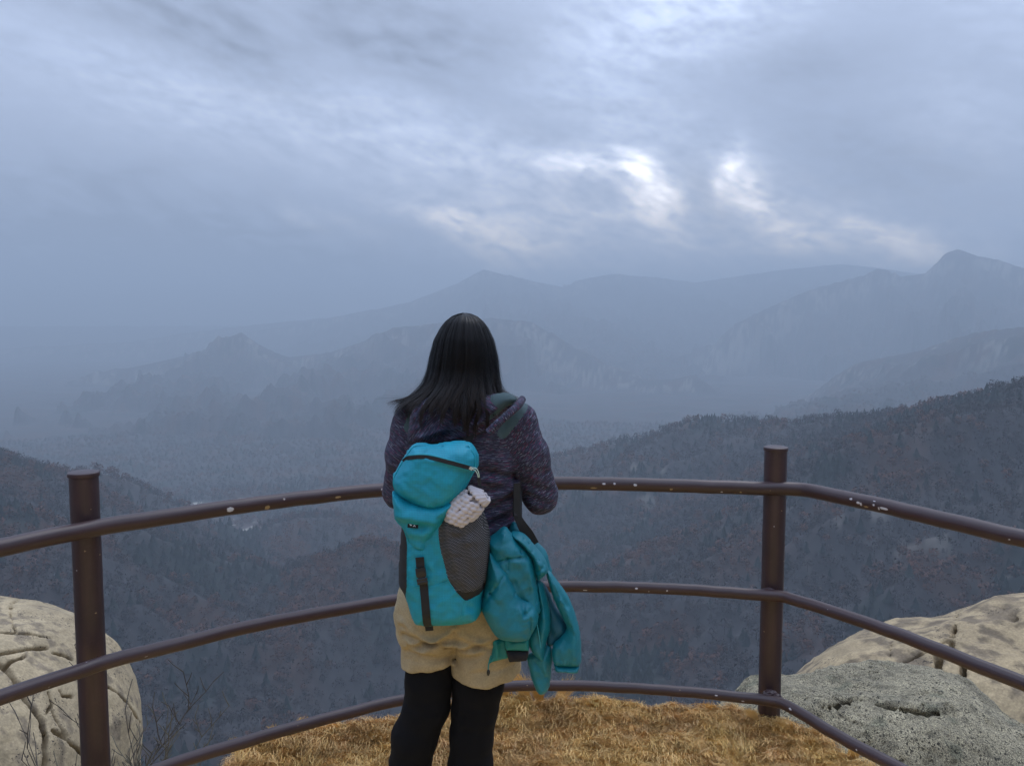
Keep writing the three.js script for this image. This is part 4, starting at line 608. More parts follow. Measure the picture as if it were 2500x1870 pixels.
{
  // ---- shorts
  const khaki = (() => { const N = tileNoise(81, 60, 3), K = tileNoise(82, 6, 4); return pixelTexture(512, 512, (u, v, c) => { const k = 0.86 + 0.16 * (N(u, v) - 0.5) + 0.16 * (K(u, v) - 0.5); c[0] = 0.72 * k; c[1] = 0.645 * k; c[2] = 0.50 * k; }, { srgb: true }); })();
  const km = new THREE.MeshPhysicalMaterial({ name: 'khaki cotton', map: khaki, roughness: 0.9, sheen: 0.2, sheenRoughness: 0.5, sheenColor: lin(0.4, 0.36, 0.28) });
  const hip = trunkField(TORSO.filter((r) => r[0] >= 1420), 0.014), TL = [J(1052, 1500), J(1046, 1700)], TR = [J(1180, 1490), J(1191, 1740)];
  const tl = cone(TL[0], TL[1], 0.086, 0.078), tr = cone(TR[0], TR[1], 0.102, 0.1), hemL = J(1046, 1616).y, hemR = J(1190, 1646).y;
  const z1 = 2.14, creases = [[[985, 1560], [1110, 1590], 9, 7], [[1000, 1590], [1105, 1560], 8, 6], [[990, 1605], [1090, 1625], 9, 5], [[1112, 1538], [1107, 1640], 8, 10], [[1120, 1560], [1200, 1590], 10, 6], [[1125, 1590], [1215, 1570], 8, 6], [[1120, 1620], [1180, 1600], 9, 4], [[978, 1540], [1040, 1575], 8, 5], [[1060, 1580], [1108, 1545], 7, 6], [[1240, 1600], [1275, 1620], 7, 4], [[1150, 1650], [1260, 1640], 5, 1.5], [[985, 1628], [1100, 1626], 4, 1.5]].map(([a, b, w, k]) => [flat([a, b], z1), w * 0.00115, k * 0.0015]);
  const f = (x, y, z) => {
    const L = smax(tl(x, y, z), hemL + 0.012 * (x - TL[1].x) / 0.08 - y, 0.006), R = smax(tr(x, y, z), hemR - 0.02 * (x - TR[1].x) / 0.1 * (x > TR[1].x ? -0.6 : 0.5) - y, 0.006);
    let d = smin(smin(L, R, 0.012), hip(x, y, z), 0.03);
    if (Math.abs(d) < 0.04) { d += 0.003 * n3(x * 16, y * 16, z * 16); if (z > -2.26) for (const [l, w, k] of creases) d += k * groove(x, y + 0.004 * n2(x * 30, y * 30), l[0], l[1], w) - k * 0.6 * groove(x, y - 0.014, l[0], l[1], w); }
    return d;
  };
  const S = new THREE.Group(); S.name = 'shorts'; person.add(S);
  part('shorts_cloth', sdfMesh(f, [-0.42, 0.45, -2.42], [0.09, 1.05, -2.05], 0.0042, (x, y) => [x / 0.2, y / 0.2]), km, S);
  const pocket = pad(smoothClosed(flat([[960, 1490], [974, 1480], [980, 1515], [968, 1522], [962, 1518]], 2.2)), { z: -2.235, h: 0.035, R: 0.02 }); part('pocket_flap', sdfMesh(pocket, [-0.39, 0.6, -2.3], [-0.29, 0.85, -2.15], 0.004, (x, y) => [x / 0.2, y / 0.2]), km, S);
  // ---- leggings and shoes
  const black = new THREE.MeshPhysicalMaterial({ name: 'black stretch jersey', color: lin(0.0045, 0.0045, 0.006), roughness: 0.9, specularIntensity: 0.35 });
  const chain = (pts, rad) => { const q = []; for (let i = 1; i < pts.length; i++) q.push(cone(pts[i - 1], pts[i], rad[i - 1], rad[i])); return (x, y, z) => { let d = q[0](x, y, z); for (let i = 1; i < q.length; i++) d = smin(d, q[i](x, y, z), 0.02); return d; }; };
  const kneeL = flat([[985, 1735], [1070, 1748]], 2.18), kneeR = flat([[1105, 1765], [1205, 1768]], 2.18), kneeR2 = flat([[1110, 1752], [1195, 1760]], 2.18);
  for (const [pts, rad, lo, hi] of [[[J(1066, 1480), J(1047, 1660), J(1042, 1722), J(1012, 1800), J(1001, 1865), J(990, 1960), J(985, 2060)], [0.07, 0.067, 0.0645, 0.0645, 0.059, 0.05, 0.04], [-0.4, 0.03, -2.36], [-0.1, 0.95, -2.12]], [[J(1166, 1480), J(1167, 1670), J(1159, 1731), J(1151, 1795), J(1149, 1870), J(1152, 1960), J(1158, 2060)], [0.072, 0.0715, 0.065, 0.061, 0.0635, 0.053, 0.04], [-0.22, 0.03, -2.36], [0.03, 0.95, -2.12]]]) {
    const c = chain(pts, rad), f2 = (x, y, z) => c(x, y, z) + (z > -2.25 ? 0.003 * Math.max(groove(x, y, kneeL[0], kneeL[1], 0.006), groove(x, y, kneeR[0], kneeR[1], 0.006), groove(x, y, kneeR2[0], kneeR2[1], 0.005)) : 0) + 0.0012 * n3(x * 20, y * 20, z * 20); part('legging', sdfMesh(f2, lo, hi, 0.006), black, person);
  }
  const shoeMat = new THREE.MeshStandardMaterial({ name: 'grey trail shoe', color: lin(0.08, 0.08, 0.085), roughness: 0.8 });
  for (const px of [985, 1158]) { const a = J(px, 2075), y = 0.035; const q = [cone(V(a.x, 0.09, a.z + 0.0), V(a.x, 0.05, a.z + 0.03), 0.046, 0.045), cone(V(a.x, 0.05, a.z + 0.03), V(a.x, y, a.z - 0.17), 0.044, 0.04)]; part('shoe', sdfMesh((x, Y, z) => smax(smin(q[0](x, Y, z), q[1](x, Y, z), 0.02), 0.008 - Y, 0.006), [a.x - 0.08, -0.02, a.z - 0.24], [a.x + 0.08, 0.16, a.z + 0.1], 0.006), shoeMat, person); }
}
{
  // ---- hair: a dark cap and thousands of strands falling from the crown, blown a little to one side
  const ENV = [[763, 1133, 1133, 0.0], [766, 1118, 1150, 0.03], [772, 1103, 1165, 0.052], [785, 1087, 1180, 0.074], [800, 1076, 1191, 0.087], [830, 1060, 1205, 0.104], [870, 1050, 1214, 0.112], [910, 1042, 1219, 0.114], [940, 1030, 1223, 0.126], [965, 1008, 1228, 0.148], [985, 986, 1234, 0.164], [1005, 978, 1230, 0.174], [1030, 990, 1218, 0.18], [1075, 1005, 1208, 0.178]];
  const env = (py, o) => { let i = 1; while (i < ENV.length - 1 && py > ENV[i][0]) i++; const a = ENV[i - 1], b = ENV[i], t = clamp((py - a[0]) / (b[0] - a[0])); for (let k = 1; k < 4; k++) o[k] = lerp(a[k], b[k], t); return o; };
  const hair = new THREE.Group(); hair.name = 'hair'; person.add(hair);
  const o = [0, 0, 0, 0];
  const point = (th, py, layer) => { env(py, o); const c = (o[1] + o[2]) / 2, hw = (o[2] - o[1]) / 2 * layer, px = c + hw * Math.sin(th), dep = o[3] * layer; return at(px, py, DP + 0.01 - dep * Math.cos(th)); };
  { const pos = [], idx = [], A = 48, rows = [763.5, 765, 768, 772, 778, 785, 793, 800, 815, 830, 850, 870, 890, 910, 925, 940, 955, 970]; rows.forEach((py, j) => { for (let i = 0; i <= A; i++) { const p = point(i / A * 2 * Math.PI, py, py < 930 ? 0.955 : lerp(0.955, 0.7, (py - 930) / 40)); pos.push(p.x, p.y, p.z); if (i && j) { const a = j * (A + 1) + i; idx.push(a, a - 1, a - A - 2, a, a - A - 2, a - A - 1); } } }); part('hair_mass', geom(pos, idx), new THREE.MeshStandardMaterial({ name: 'hair shade', color: lin(0.007, 0.006, 0.006), roughness: 0.7, side: THREE.DoubleSide }), hair); }
  const r = rng(2024), pos = [], nor = [], idx = [], col = [], LOCKS = 110, locks = [];
  for (let i = 0; i < LOCKS; i++) locks.push({ th: -2.2 + 4.4 * (i + r() * 0.8) / LOCKS, dx: (r() - 0.5) * 52, wob: r() * 6.28, end: 0, curl: (r() - 0.5) * 2, out: Math.pow(r(), 2) * 0.07 });
  const tipAt = (th) => { const u = clamp(th / 1.6, -1, 1); return u < -0.75 ? lerp(995, 1016, r()) : u < -0.5 ? lerp(1000, 1062, r() * r()) : u < -0.05 ? lerp(985, 1050, r() * r()) : u < 0.5 ? lerp(1010, 1072, r()) : lerp(972, 998, r()); };
  for (const l of locks) { l.end = tipAt(l.th); if (r() < 0.3) { l.end = Math.min(l.end, 935 + 60 * r()); l.out += 0.025; } }
  const strand = (th, layer, end, lock, w, stray) => {
    const S = 22, base = pos.length / 3, k = 0.7 + 0.6 * r(), ph = r() * 6.28, top = 764 + 5 * r() * r(); let prev = null; const P = [];
    for (let s = 0; s <= S; s++) {
      const t = s / S, py = top + (end - top) * (t < 0.3 ? 0.14 * (t / 0.3) ** 1.7 * 1.0 : 0.14 + 0.86 * (t - 0.3) / 0.7), low = sstep(905, 1050, py);
      const p = point(lerp(th, lock.th, 0.75 * low) + 0.03 * Math.sin(py * 0.02 + ph) * t, py, layer * (1 + stray * t));
      p.x += 0.00115 * (lock.dx * low * 1.0 + 13 * Math.sin(py * 0.03 + lock.wob) * low * lock.curl - (th < -0.8 ? 10 * low * low : 0)) ;
      if (th < -0.95 && py > 970) { p.x -= 0.0005 * (py - 970) * k * (0.9 + 0.5 * lock.curl); p.y += 0.0009 * (py - 970) * k * (0.35 + 0.5 * lock.curl); }
      if (th > 1.15 && py > 955) { p.x += 0.0011 * (py - 955) * k; p.y += 0.00035 * (py - 955); }
      p.z += 0.004 * Math.sin(py * 0.03 + lock.wob) * low; P.push(p);
    }
    for (let s = 0; s <= S; s++) { const t = s / S, T = P[Math.min(S, s + 1)].clone().sub(P[Math.max(0, s - 1)]).normalize(), N = V(Math.sin(th), 0.25 * (1 - t), Math.cos(th)).normalize(), B = new THREE.Vector3().crossVectors(T, N).normalize(); N.crossVectors(B, T).normalize(); const ww = w * (t > 0.75 ? 1 - 0.8 * (t - 0.75) / 0.25 : 1) * (t < 0.05 ? 0.5 : 1), p = P[s]; pos.push(p.x - B.x * ww, p.y - B.y * ww, p.z - B.z * ww, p.x + B.x * ww, p.y + B.y * ww, p.z + B.z * ww); for (const e of [-0.5, 0.5]) { const q = N.clone().addScaledVector(B, e).normalize(); nor.push(q.x, q.y, q.z); const v = 0.7 + 0.6 * ((ph * 1.7) % 1), br = sstep(0.72, 1, t); col.push((0.006 + 0.014 * br) * v, (0.0052 + 0.008 * br) * v, (0.0054 + 0.005 * br) * v); } if (s) { const b = base + s * 2; idx.push(b - 2, b - 1, b, b - 1, b + 1, b); } }
  };
  for (let i = 0; i < 5200; i++) { const l = locks[Math.floor(r() * LOCKS)], th = l.th + (r() - 0.5) * 0.17; strand(th, 0.94 + l.out + 0.02 * Math.sqrt(r()) - 0.05 * Math.abs(th - l.th) / 0.085 * 0.5, l.end + (r() - 0.5) * 26, l, 0.00055 + 0.0005 * r(), 0); }
  for (let i = 0; i < 420; i++) { const l = locks[Math.floor(r() * LOCKS)]; strand(l.th * 1.05, 1.0, l.end - 60 * r(), { ...l, dx: l.dx + (r() - 0.5) * 60, curl: (r() - 0.5) * 5 }, 0.0003, 0.1 * r()); }
  part('hair_strands', geom(pos, idx, { normal: nor, color: col }), new THREE.MeshPhysicalMaterial({ name: 'black hair', vertexColors: true, roughness: 0.4, specularIntensity: 0.3, side: THREE.DoubleSide }), hair);
}
// ---------------------------------------------------------------- the teal backpack
const teal = (() => { const N = tileNoise(91, 5, 5); return pixelTexture(512, 512, (u, v, c) => { const k = 0.93 + 0.12 * (N(u, v) - 0.5), gx = (u * 40) % 1, gy = (v * 40) % 1, line = gx < 0.2 || gy < 0.2 ? 0.90 : 1.02; c[0] = 0.0; c[1] = 0.60 * k * line; c[2] = 0.695 * k * line; }, { srgb: true }); })();
const ripBump = pixelTexture(512, 512, (u, v, c) => { const gx = (u * 40) % 1, gy = (v * 40) % 1; c[0] = c[1] = c[2] = gx < 0.2 || gy < 0.2 ? 1 : 0.5; });
const ripstop = new THREE.MeshPhysicalMaterial({ name: 'teal ripstop nylon', map: teal, roughness: 0.6, bumpMap: ripBump, bumpScale: 0.0004 });
const piping = new THREE.MeshStandardMaterial({ name: 'teal binding', color: lin(0.004, 0.30, 0.38), roughness: 0.6 });
const webbing = new THREE.MeshStandardMaterial({ name: 'black webbing', color: lin(0.009, 0.009, 0.010), roughness: 0.75 });
const blackPlastic = new THREE.MeshPhysicalMaterial({ name: 'black plastic', color: lin(0.012, 0.012, 0.013), roughness: 0.35 });
const netTex = pixelTexture(512, 512, (u, v, c) => { const b = Math.floor(v * 48), x = (u * 48 + (b & 1 ? 0.5 : 0)) % 1 - 0.5, y = (v * 48) % 1 - 0.5, q = x * x * 1.2 + y * y; const d = q < 0.06 ? 0.58 : q < 0.09 ? 0.25 : 0.03; c[0] = d; c[1] = d * 0.97; c[2] = d * 0.98; }, { srgb: true });
const netMat = new THREE.MeshStandardMaterial({ name: 'black pocket net over a pale lining', map: netTex, roughness: 0.8 });
const netDark = new THREE.MeshStandardMaterial({ name: 'black net', color: lin(0.010, 0.010, 0.011), roughness: 0.8 });
const cm = (x, y) => [x / 0.16, y / 0.16];
const marks = (list, z, s = 0.00106) => list.map(([a, b, w, k]) => [flat([a, b], z), w * s, k * 0.001]);
const folded = (list, x, y) => { let d = 0; for (const [l, w, k] of list) d += k * groove(x, y, l[0], l[1], w); return d; };
{
  const B = thing('backpack', 'teal ripstop hiking backpack with black mesh side pockets worn on the back', 'backpack');
  const Z = 2.03;
  // main sack
  const whole = smoothClosed(flat([[985, 1262], [1040, 1240], [1110, 1235], [1165, 1250], [1186, 1290], [1194, 1331], [1194, 1371], [1186, 1434], [1176, 1475], [1175, 1507], [1163, 1532], [1148, 1540], [1093, 1546], [1039, 1547], [1008, 1543], [997, 1525], [985, 1488], [976, 1465], [965, 1445], [964, 1425], [969, 1334], [974, 1291]], Z), 4);
  const frontP = poly2(flat([[985, 1230], [1075, 1230], [1071, 1307], [1074, 1331], [1084, 1371], [1097, 1416], [1110, 1435], [1122, 1450], [1138, 1464], [1156, 1461], [1200, 1452], [1200, 1560], [990, 1560], [985, 1488], [987, 1461], [993, 1434], [993, 1340]], Z)), rightNet = poly2(flat([[1069, 1240], [1071, 1307], [1074, 1331], [1084, 1371], [1097, 1416], [1122, 1450], [1138, 1464], [1175, 1457], [1210, 1440], [1210, 1240]], Z));
  const wr = marks([[[1040, 1350], [1060, 1400], 8, 3], [[1000, 1390], [1030, 1400], 7, 3], [[1060, 1340], [1075, 1390], 8, -3], [[1130, 1475], [1160, 1520], 10, 3], [[1145, 1480], [1170, 1510], 7, -4], [[1010, 1480], [1005, 1530], 10, 3], [[1080, 1500], [1115, 1480], 12, -3], [[995, 1424], [1040, 1430], 3, -2], [[1040, 1430], [1094, 1416], 3, -2], [[1135, 1468], [1118, 1534], 2.5, -2.5], [[1010, 1540], [1160, 1530], 3, -3], [[1100, 1330], [1150, 1440], 16, 5], [[1150, 1310], [1172, 1420], 14, 5], [[1110, 1310], [1180, 1290], 9, -4], [[1130, 1290], [1128, 1350], 6, -3], [[1155, 1285], [1160, 1350], 5, -3]], Z);
  const sack = pad(whole, { z: -2.105, h: 0.088, R: 0.062, wrinkle: (x, y) => folded(wr, x, y) + 0.0018 * n2(x * 30, y * 30) + 0.002 * (0.5 - Math.abs(n2(x * 14 + 9, y * 20))) + 0.014 * sstep(0.0, -0.03, rightNet(x, y)) });
  const g = sdfMesh(sack, [-0.37, 0.6, -2.22], [0.03, 1.13, -1.98], 0.0032);
  const names = ['front_panel', 'mesh_pocket', 'mesh_pocket', 'pocket_band'], low = flat([[1138, 1438]], Z)[0][1], lowL = flat([[0, 1360]], Z)[0];
  const q = splitBy(g, (x, y, z) => frontP(x, y) < 0 ? 0 : rightNet(x, y) < 0.03 ? (y < low ? 3 : 1) : 2, (k, x, y) => k === 1 ? turned(x, y, 8, 1 / 0.17) : cm(x, y), names);
  [ripstop, netMat, netDark, netDark].forEach((m, i) => q[i] && part(names[i], q[i], m, B));
  // lid: a rounded upper compartment with a bound edge, then the flap that narrows to the buckle
  const lidOut = smoothClosed(flat([[1007, 1094], [1028, 1093], [1047, 1098], [1077, 1092], [1122, 1088], [1147, 1094], [1158, 1109], [1165, 1123], [1164, 1150], [1154, 1166], [1142, 1190], [1126, 1217], [1101, 1244], [1087, 1255], [1044, 1261], [1012, 1252], [984, 1236], [961, 1219], [950, 1195], [950, 1177], [959, 1158], [972, 1135], [982, 1120], [995, 1102]], 1.985), 3);
  const lw = marks([[[1000, 1150], [1030, 1195], 12, 5], [[990, 1140], [1018, 1180], 8, -3], [[1028, 1198], [1060, 1165], 10, -3.5], [[975, 1200], [1040, 1235], 12, 4], [[1100, 1150], [1140, 1165], 10, -3], [[1030, 1135], [1070, 1140], 8, -3], [[1110, 1110], [1150, 1125], 10, 3], [[1046, 1098], [1040, 1112], 10, -5], [[1075, 1180], [1110, 1200], 16, 3], [[1140, 1150], [1120, 1175], 6, -3], [[965, 1175], [985, 1165], 7, -3]], 1.985);
  const zipLine = flat([[979, 1133], [995, 1122], [1021, 1117], [1060, 1121], [1109, 1132], [1145, 1145], [1157, 1155]], 1.985);
  const lidF = pad(lidOut, { z: -2.06, h: 0.072, R: 0.05, wrinkle: (x, y) => folded(lw, x, y) + 0.0022 * n2(x * 18, y * 18) + 0.0022 * (0.5 - Math.abs(n2(x * 17 + y * 8 + 3, y * 15))) + 0.001 * n2(x * 50, y * 50) + 0.003 * grooveLine(x, y, zipLine, 0.008) });
  const L = new THREE.Group(); L.name = 'lid'; B.add(L);
  part('lid_cloth', sdfMesh(lidF, [-0.38, 1.0, -2.16], [0.02, 1.33, -1.96], 0.003, cm), ripstop, L);
  const onLid = (f, [px, py], z0) => { const p = flat([[px, py]], 1.985)[0]; let z = -1.9; while (f(p[0], p[1], z) > 0.0006 && z > -2.12) z -= 0.0008; return V(p[0], p[1], z); };
  const zipPts = [[979, 1133], [986, 1127], [995, 1122], [1008, 1118.5], [1021, 1117], [1040, 1118.5], [1060, 1121], [1085, 1126], [1109, 1132], [1128, 1138], [1145, 1145], [1155, 1152]].map((p) => onLid(lidF, p)), fw = V(0, 0.15, 1);
  part('zip', strapGeo(zipPts.map((p) => p.clone().add(V(0, 0, 0.0015))), 0.0098, 0.003, fw, 60), webbing, L);
  for (const s of [-1, 1]) part('zip_binding', tubeGeo(zipPts.map((p) => p.clone().add(V(0, s * 0.0066, 0.001))), 0.0013, 60, 6), piping, L);
  const rim = [[984, 1236], [961, 1219], [951, 1195], [951, 1177], [960, 1158], [973, 1135], [983, 1120], [996, 1102], [1008, 1096]].map((p) => onLid(lidF, [p[0] + 4, p[1] - 1]).add(V(0, 0, 0.001)));
  part('bound_edge', tubeGeo(rim, 0.0019, 60, 6), piping, L);
  const rim2 = [[984, 1234], [1012, 1250], [1044, 1258], [1087, 1252], [1101, 1241], [1126, 1214], [1142, 1187], [1153, 1164], [1160, 1148], [1161, 1124], [1154, 1110], [1144, 1097]].map((p) => onLid(lidF, [p[0] - 3, p[1] - 2]).add(V(0, 0, 0.001))); part('bound_edge', tubeGeo(rim2, 0.002, 80, 6), piping, L);
  { const P = Object.assign(new THREE.Group(), { name: 'zip_pull' }); L.add(P); const silver = new THREE.MeshStandardMaterial({ name: 'zip slider metal', color: lin(0.6, 0.62, 0.6), metalness: 0.8, roughness: 0.35 }), cord = new THREE.MeshStandardMaterial({ name: 'pale cord', color: lin(0.45, 0.62, 0.58), roughness: 0.8 }), a = onLid(lidF, [1149, 1146]).add(V(0, 0, 0.006));
    const sl = new THREE.BoxGeometry(0.009, 0.007, 0.006); sl.rotateZ(-0.5); sl.translate(a.x, a.y, a.z); part('slider', sl, silver, P);
    for (const o of [0, 0.004]) part('cord', tubeGeo([a.clone().add(V(0, o * 0.6, 0.002)), a.clone().add(V(0.01 + o, -0.004 + o, 0.004)), a.clone().add(V(0.016 + o, -0.014, 0.0)), a.clone().add(V(0.0185 + o * 0.5, -0.026, -0.006))], 0.0013, 20, 6), cord, P);
    part('grip', strapGeo([a.clone().add(V(0.019, -0.024, -0.006)), a.clone().add(V(0.0205, -0.034, -0.006)), a.clone().add(V(0.022, -0.046, -0.004))], 0.0085, 0.004, V(0, 0, 1), 6), webbing, P); }
  // flap
  const flapOut = flat([[952, 1205], [956, 1250], [958, 1270], [966, 1284], [978, 1298], [993, 1338], [1015, 1360], [1037, 1360], [1050, 1335], [1064, 1307], [1080, 1284], [1098, 1252], [1120, 1222], [1060, 1240], [1000, 1230]], 2.0);
  const fwk = marks([[[965, 1275], [1030, 1290], 12, -7], [[1030, 1290], [1080, 1268], 10, -5], [[965, 1258], [1060, 1275], 9, 6], [[1000, 1305], [1050, 1300], 10, 5], [[990, 1320], [1050, 1330], 9, -3], [[1010, 1340], [1040, 1345], 6, 2], [[1060, 1278], [1092, 1258], 6, 3]], 2.0);
  const flapF = pad(flapOut, { z: (x, y) => -2.055 + 0.02 * sstep(1.02, 1.12, y), h: 0.048, R: 0.03, wrinkle: (x, y) => folded(fwk, x, y) + 0.0015 * n2(x * 25, y * 25) });
  const F = Object.assign(new THREE.Group(), { name: 'flap' }); B.add(F);
  part('flap_cloth', sdfMesh(flapF, [-0.37, 0.85, -2.13], [-0.05, 1.16, -1.97], 0.003, cm), ripstop, F);
  const edge = [[958, 1270], [966, 1283], [978, 1297], [993, 1336], [1015, 1358], [1037, 1358], [1049, 1334], [1063, 1306], [1079, 1283]].map(([a, b]) => { const p = flat([[a + (a < 1020 ? 3 : -3), b - 2]], 2.0)[0]; let z = -1.9; while (flapF(p[0], p[1], z) > 0.0006 && z > -2.1) z -= 0.0008; return V(p[0], p[1], z + 0.0008); });
  part('bound_edge', tubeGeo(edge, 0.0014, 60, 6), piping, F);
  // small woven tab with two white marks, half hidden in the fold
  { const cv = document.createElement('canvas'); cv.width = 128; cv.height = 64; const c = cv.getContext('2d'); c.fillStyle = '#0b0b0d'; c.fillRect(0, 0, 128, 64); c.fillStyle = '#cfd6d8'; c.beginPath(); c.moveTo(18, 14); c.lineTo(52, 22); c.lineTo(44, 40); c.lineTo(30, 34); c.closePath(); c.fill(); c.beginPath(); c.moveTo(62, 46); c.lineTo(82, 18); c.lineTo(100, 46); c.lineTo(90, 46); c.lineTo(82, 34); c.lineTo(74, 46); c.closePath(); c.fill(); const t = new THREE.CanvasTexture(cv); t.colorSpace = THREE.SRGBColorSpace;
    const p = flat([[1008, 1283]], 2.0)[0]; let z = -1.9; while (flapF(p[0], p[1], z) > 0.0006 && z > -2.1) z -= 0.0008; const bx = new THREE.BoxGeometry(0.027, 0.012, 0.0016); bx.rotateX(-0.35); bx.rotateZ(-0.08); bx.translate(p[0], p[1], z + 0.001); part('logo_tab', bx, new THREE.MeshStandardMaterial({ name: 'woven logo', map: t, roughness: 0.8 }), F); }
  // strap and buckle
  const onSack = ([px, py], up = 0.002) => { const p = flat([[px, py]], Z)[0]; let z = -1.9; while (Math.min(sack(p[0], p[1], z), flapF(p[0], p[1], z)) > 0.0006 && z > -2.14) z -= 0.0008; return V(p[0], p[1], z + up); };
  part('strap', strapGeo([[1035, 1418], [1036, 1430], [1039, 1460], [1042, 1500], [1043, 1530], [1044, 1541]].map((p) => onSack(p)).concat([onSack([1044, 1541]).add(V(0.001, -0.012, -0.001))]), 0.0212, 0.002, V(0, 0, 1), 30), webbing, B);
  part('strap', strapGeo([[1026, 1356], [1027, 1366], [1028, 1380]].map((p) => onSack(p, 0.004)), 0.0215, 0.003, V(0, 0, 1), 8), webbing, B);
  { const K = Object.assign(new THREE.Group(), { name: 'buckle' }); B.add(K); const a = onSack([1028, 1384], 0.005), b = onSack([1034, 1416], 0.006), ax = b.clone().sub(a), L2 = ax.length(); const blk = (s0, s1, w, h, up) => { const p = a.clone().lerp(b, s0).add(V(0, 0, up)), q = a.clone().lerp(b, s1).add(V(0, 0, up)); return strapGeo([p, p.clone().lerp(q, 0.5).add(V(0, 0, 0.001)), q], w, h, V(0, 0, 1), 6); };
    part('socket', blk(-0.1, 0.55, (t) => 0.024 + 0.002 * Math.sin(t * 3), 0.008, 0), blackPlastic, K); part('prong', blk(0.56, 0.7, 0.019, 0.005, -0.001), blackPlastic, K); part('slide_bar', blk(0.7, 0.8, 0.027, 0.008, 0.001), blackPlastic, K); part('slide_bar', blk(0.9, 1.04, 0.027, 0.009, 0.001), blackPlastic, K); }
  // seams: thin raised lines of stitching
  for (const line of [[[995, 1423], [1015, 1428], [1028, 1430]], [[1048, 1430], [1070, 1425], [1096, 1415]], [[1071, 1307], [1074, 1331], [1084, 1371], [1097, 1416], [1122, 1450], [1138, 1464], [1156, 1461], [1174, 1457]], [[1135, 1468], [1128, 1500], [1118, 1534]], [[994, 1340], [994, 1390], [994, 1434], [988, 1461]], [[1006, 1536], [1034, 1538], [1060, 1537], [1118, 1534], [1160, 1528]]]) part('seam', tubeGeo(line.map((p) => onSack(p, 0.0004)), 0.0011, 50, 5), piping, B);
  // shoulder straps and the hip strap that carries the jacket
  part('shoulder_strap', strapGeo([at(1130, 1110, 2.13), at(1150, 1050, 2.15), at(1175, 1010, 2.175), at(1200, 985, 2.23), at(1215, 1010, 2.33), at(1255, 1060, 2.38), at(1275, 1130, 2.33), at(1270, 1180, 2.24), at(1264, 1215, 2.18), at(1263, 1262, 2.15)], 0.026, 0.007, (t) => t < 0.25 ? V(0, 0, 1) : t < 0.45 ? V(0, 1, 0.3) : t < 0.8 ? V(0.5, 0.2, -1) : V(0.5, 0, 1), 60), webbing, B);
  part('shoulder_strap', strapGeo([at(1060, 1110, 2.15), at(1062, 1050, 2.165), at(1060, 1010, 2.175), at(1058, 985, 2.23), at(1045, 1010, 2.33), at(1010, 1060, 2.38), at(985, 1130, 2.33), at(975, 1200, 2.2)], 0.026, 0.007, (t) => t < 0.3 ? V(0, 0, 1) : t < 0.5 ? V(0, 1, 0.3) : V(-0.5, 0.2, -1), 60), webbing, B);
  part('side_strap', strapGeo([at(1262, 1180, 2.16), at(1262, 1225, 2.155), at(1263, 1258, 2.15), at(1276, 1285, 2.15), at(1292, 1310, 2.16), at(1303, 1330, 2.17)], (t) => 0.019 + 0.012 * sstep(0.4, 0.8, t), 0.003, V(0.2, 0, 1), 30), webbing, B);
  part('hip_strap', strapGeo([at(1180, 1400, 2.13), at(1230, 1385, 2.14), at(1280, 1360, 2.16), at(1300, 1345, 2.2), at(1290, 1345, 2.27), at(1262, 1345, 2.33)], 0.025, 0.003, (t, p) => V(p.x + 0.15, 0, p.z + 2.25), 40), webbing, B);
}
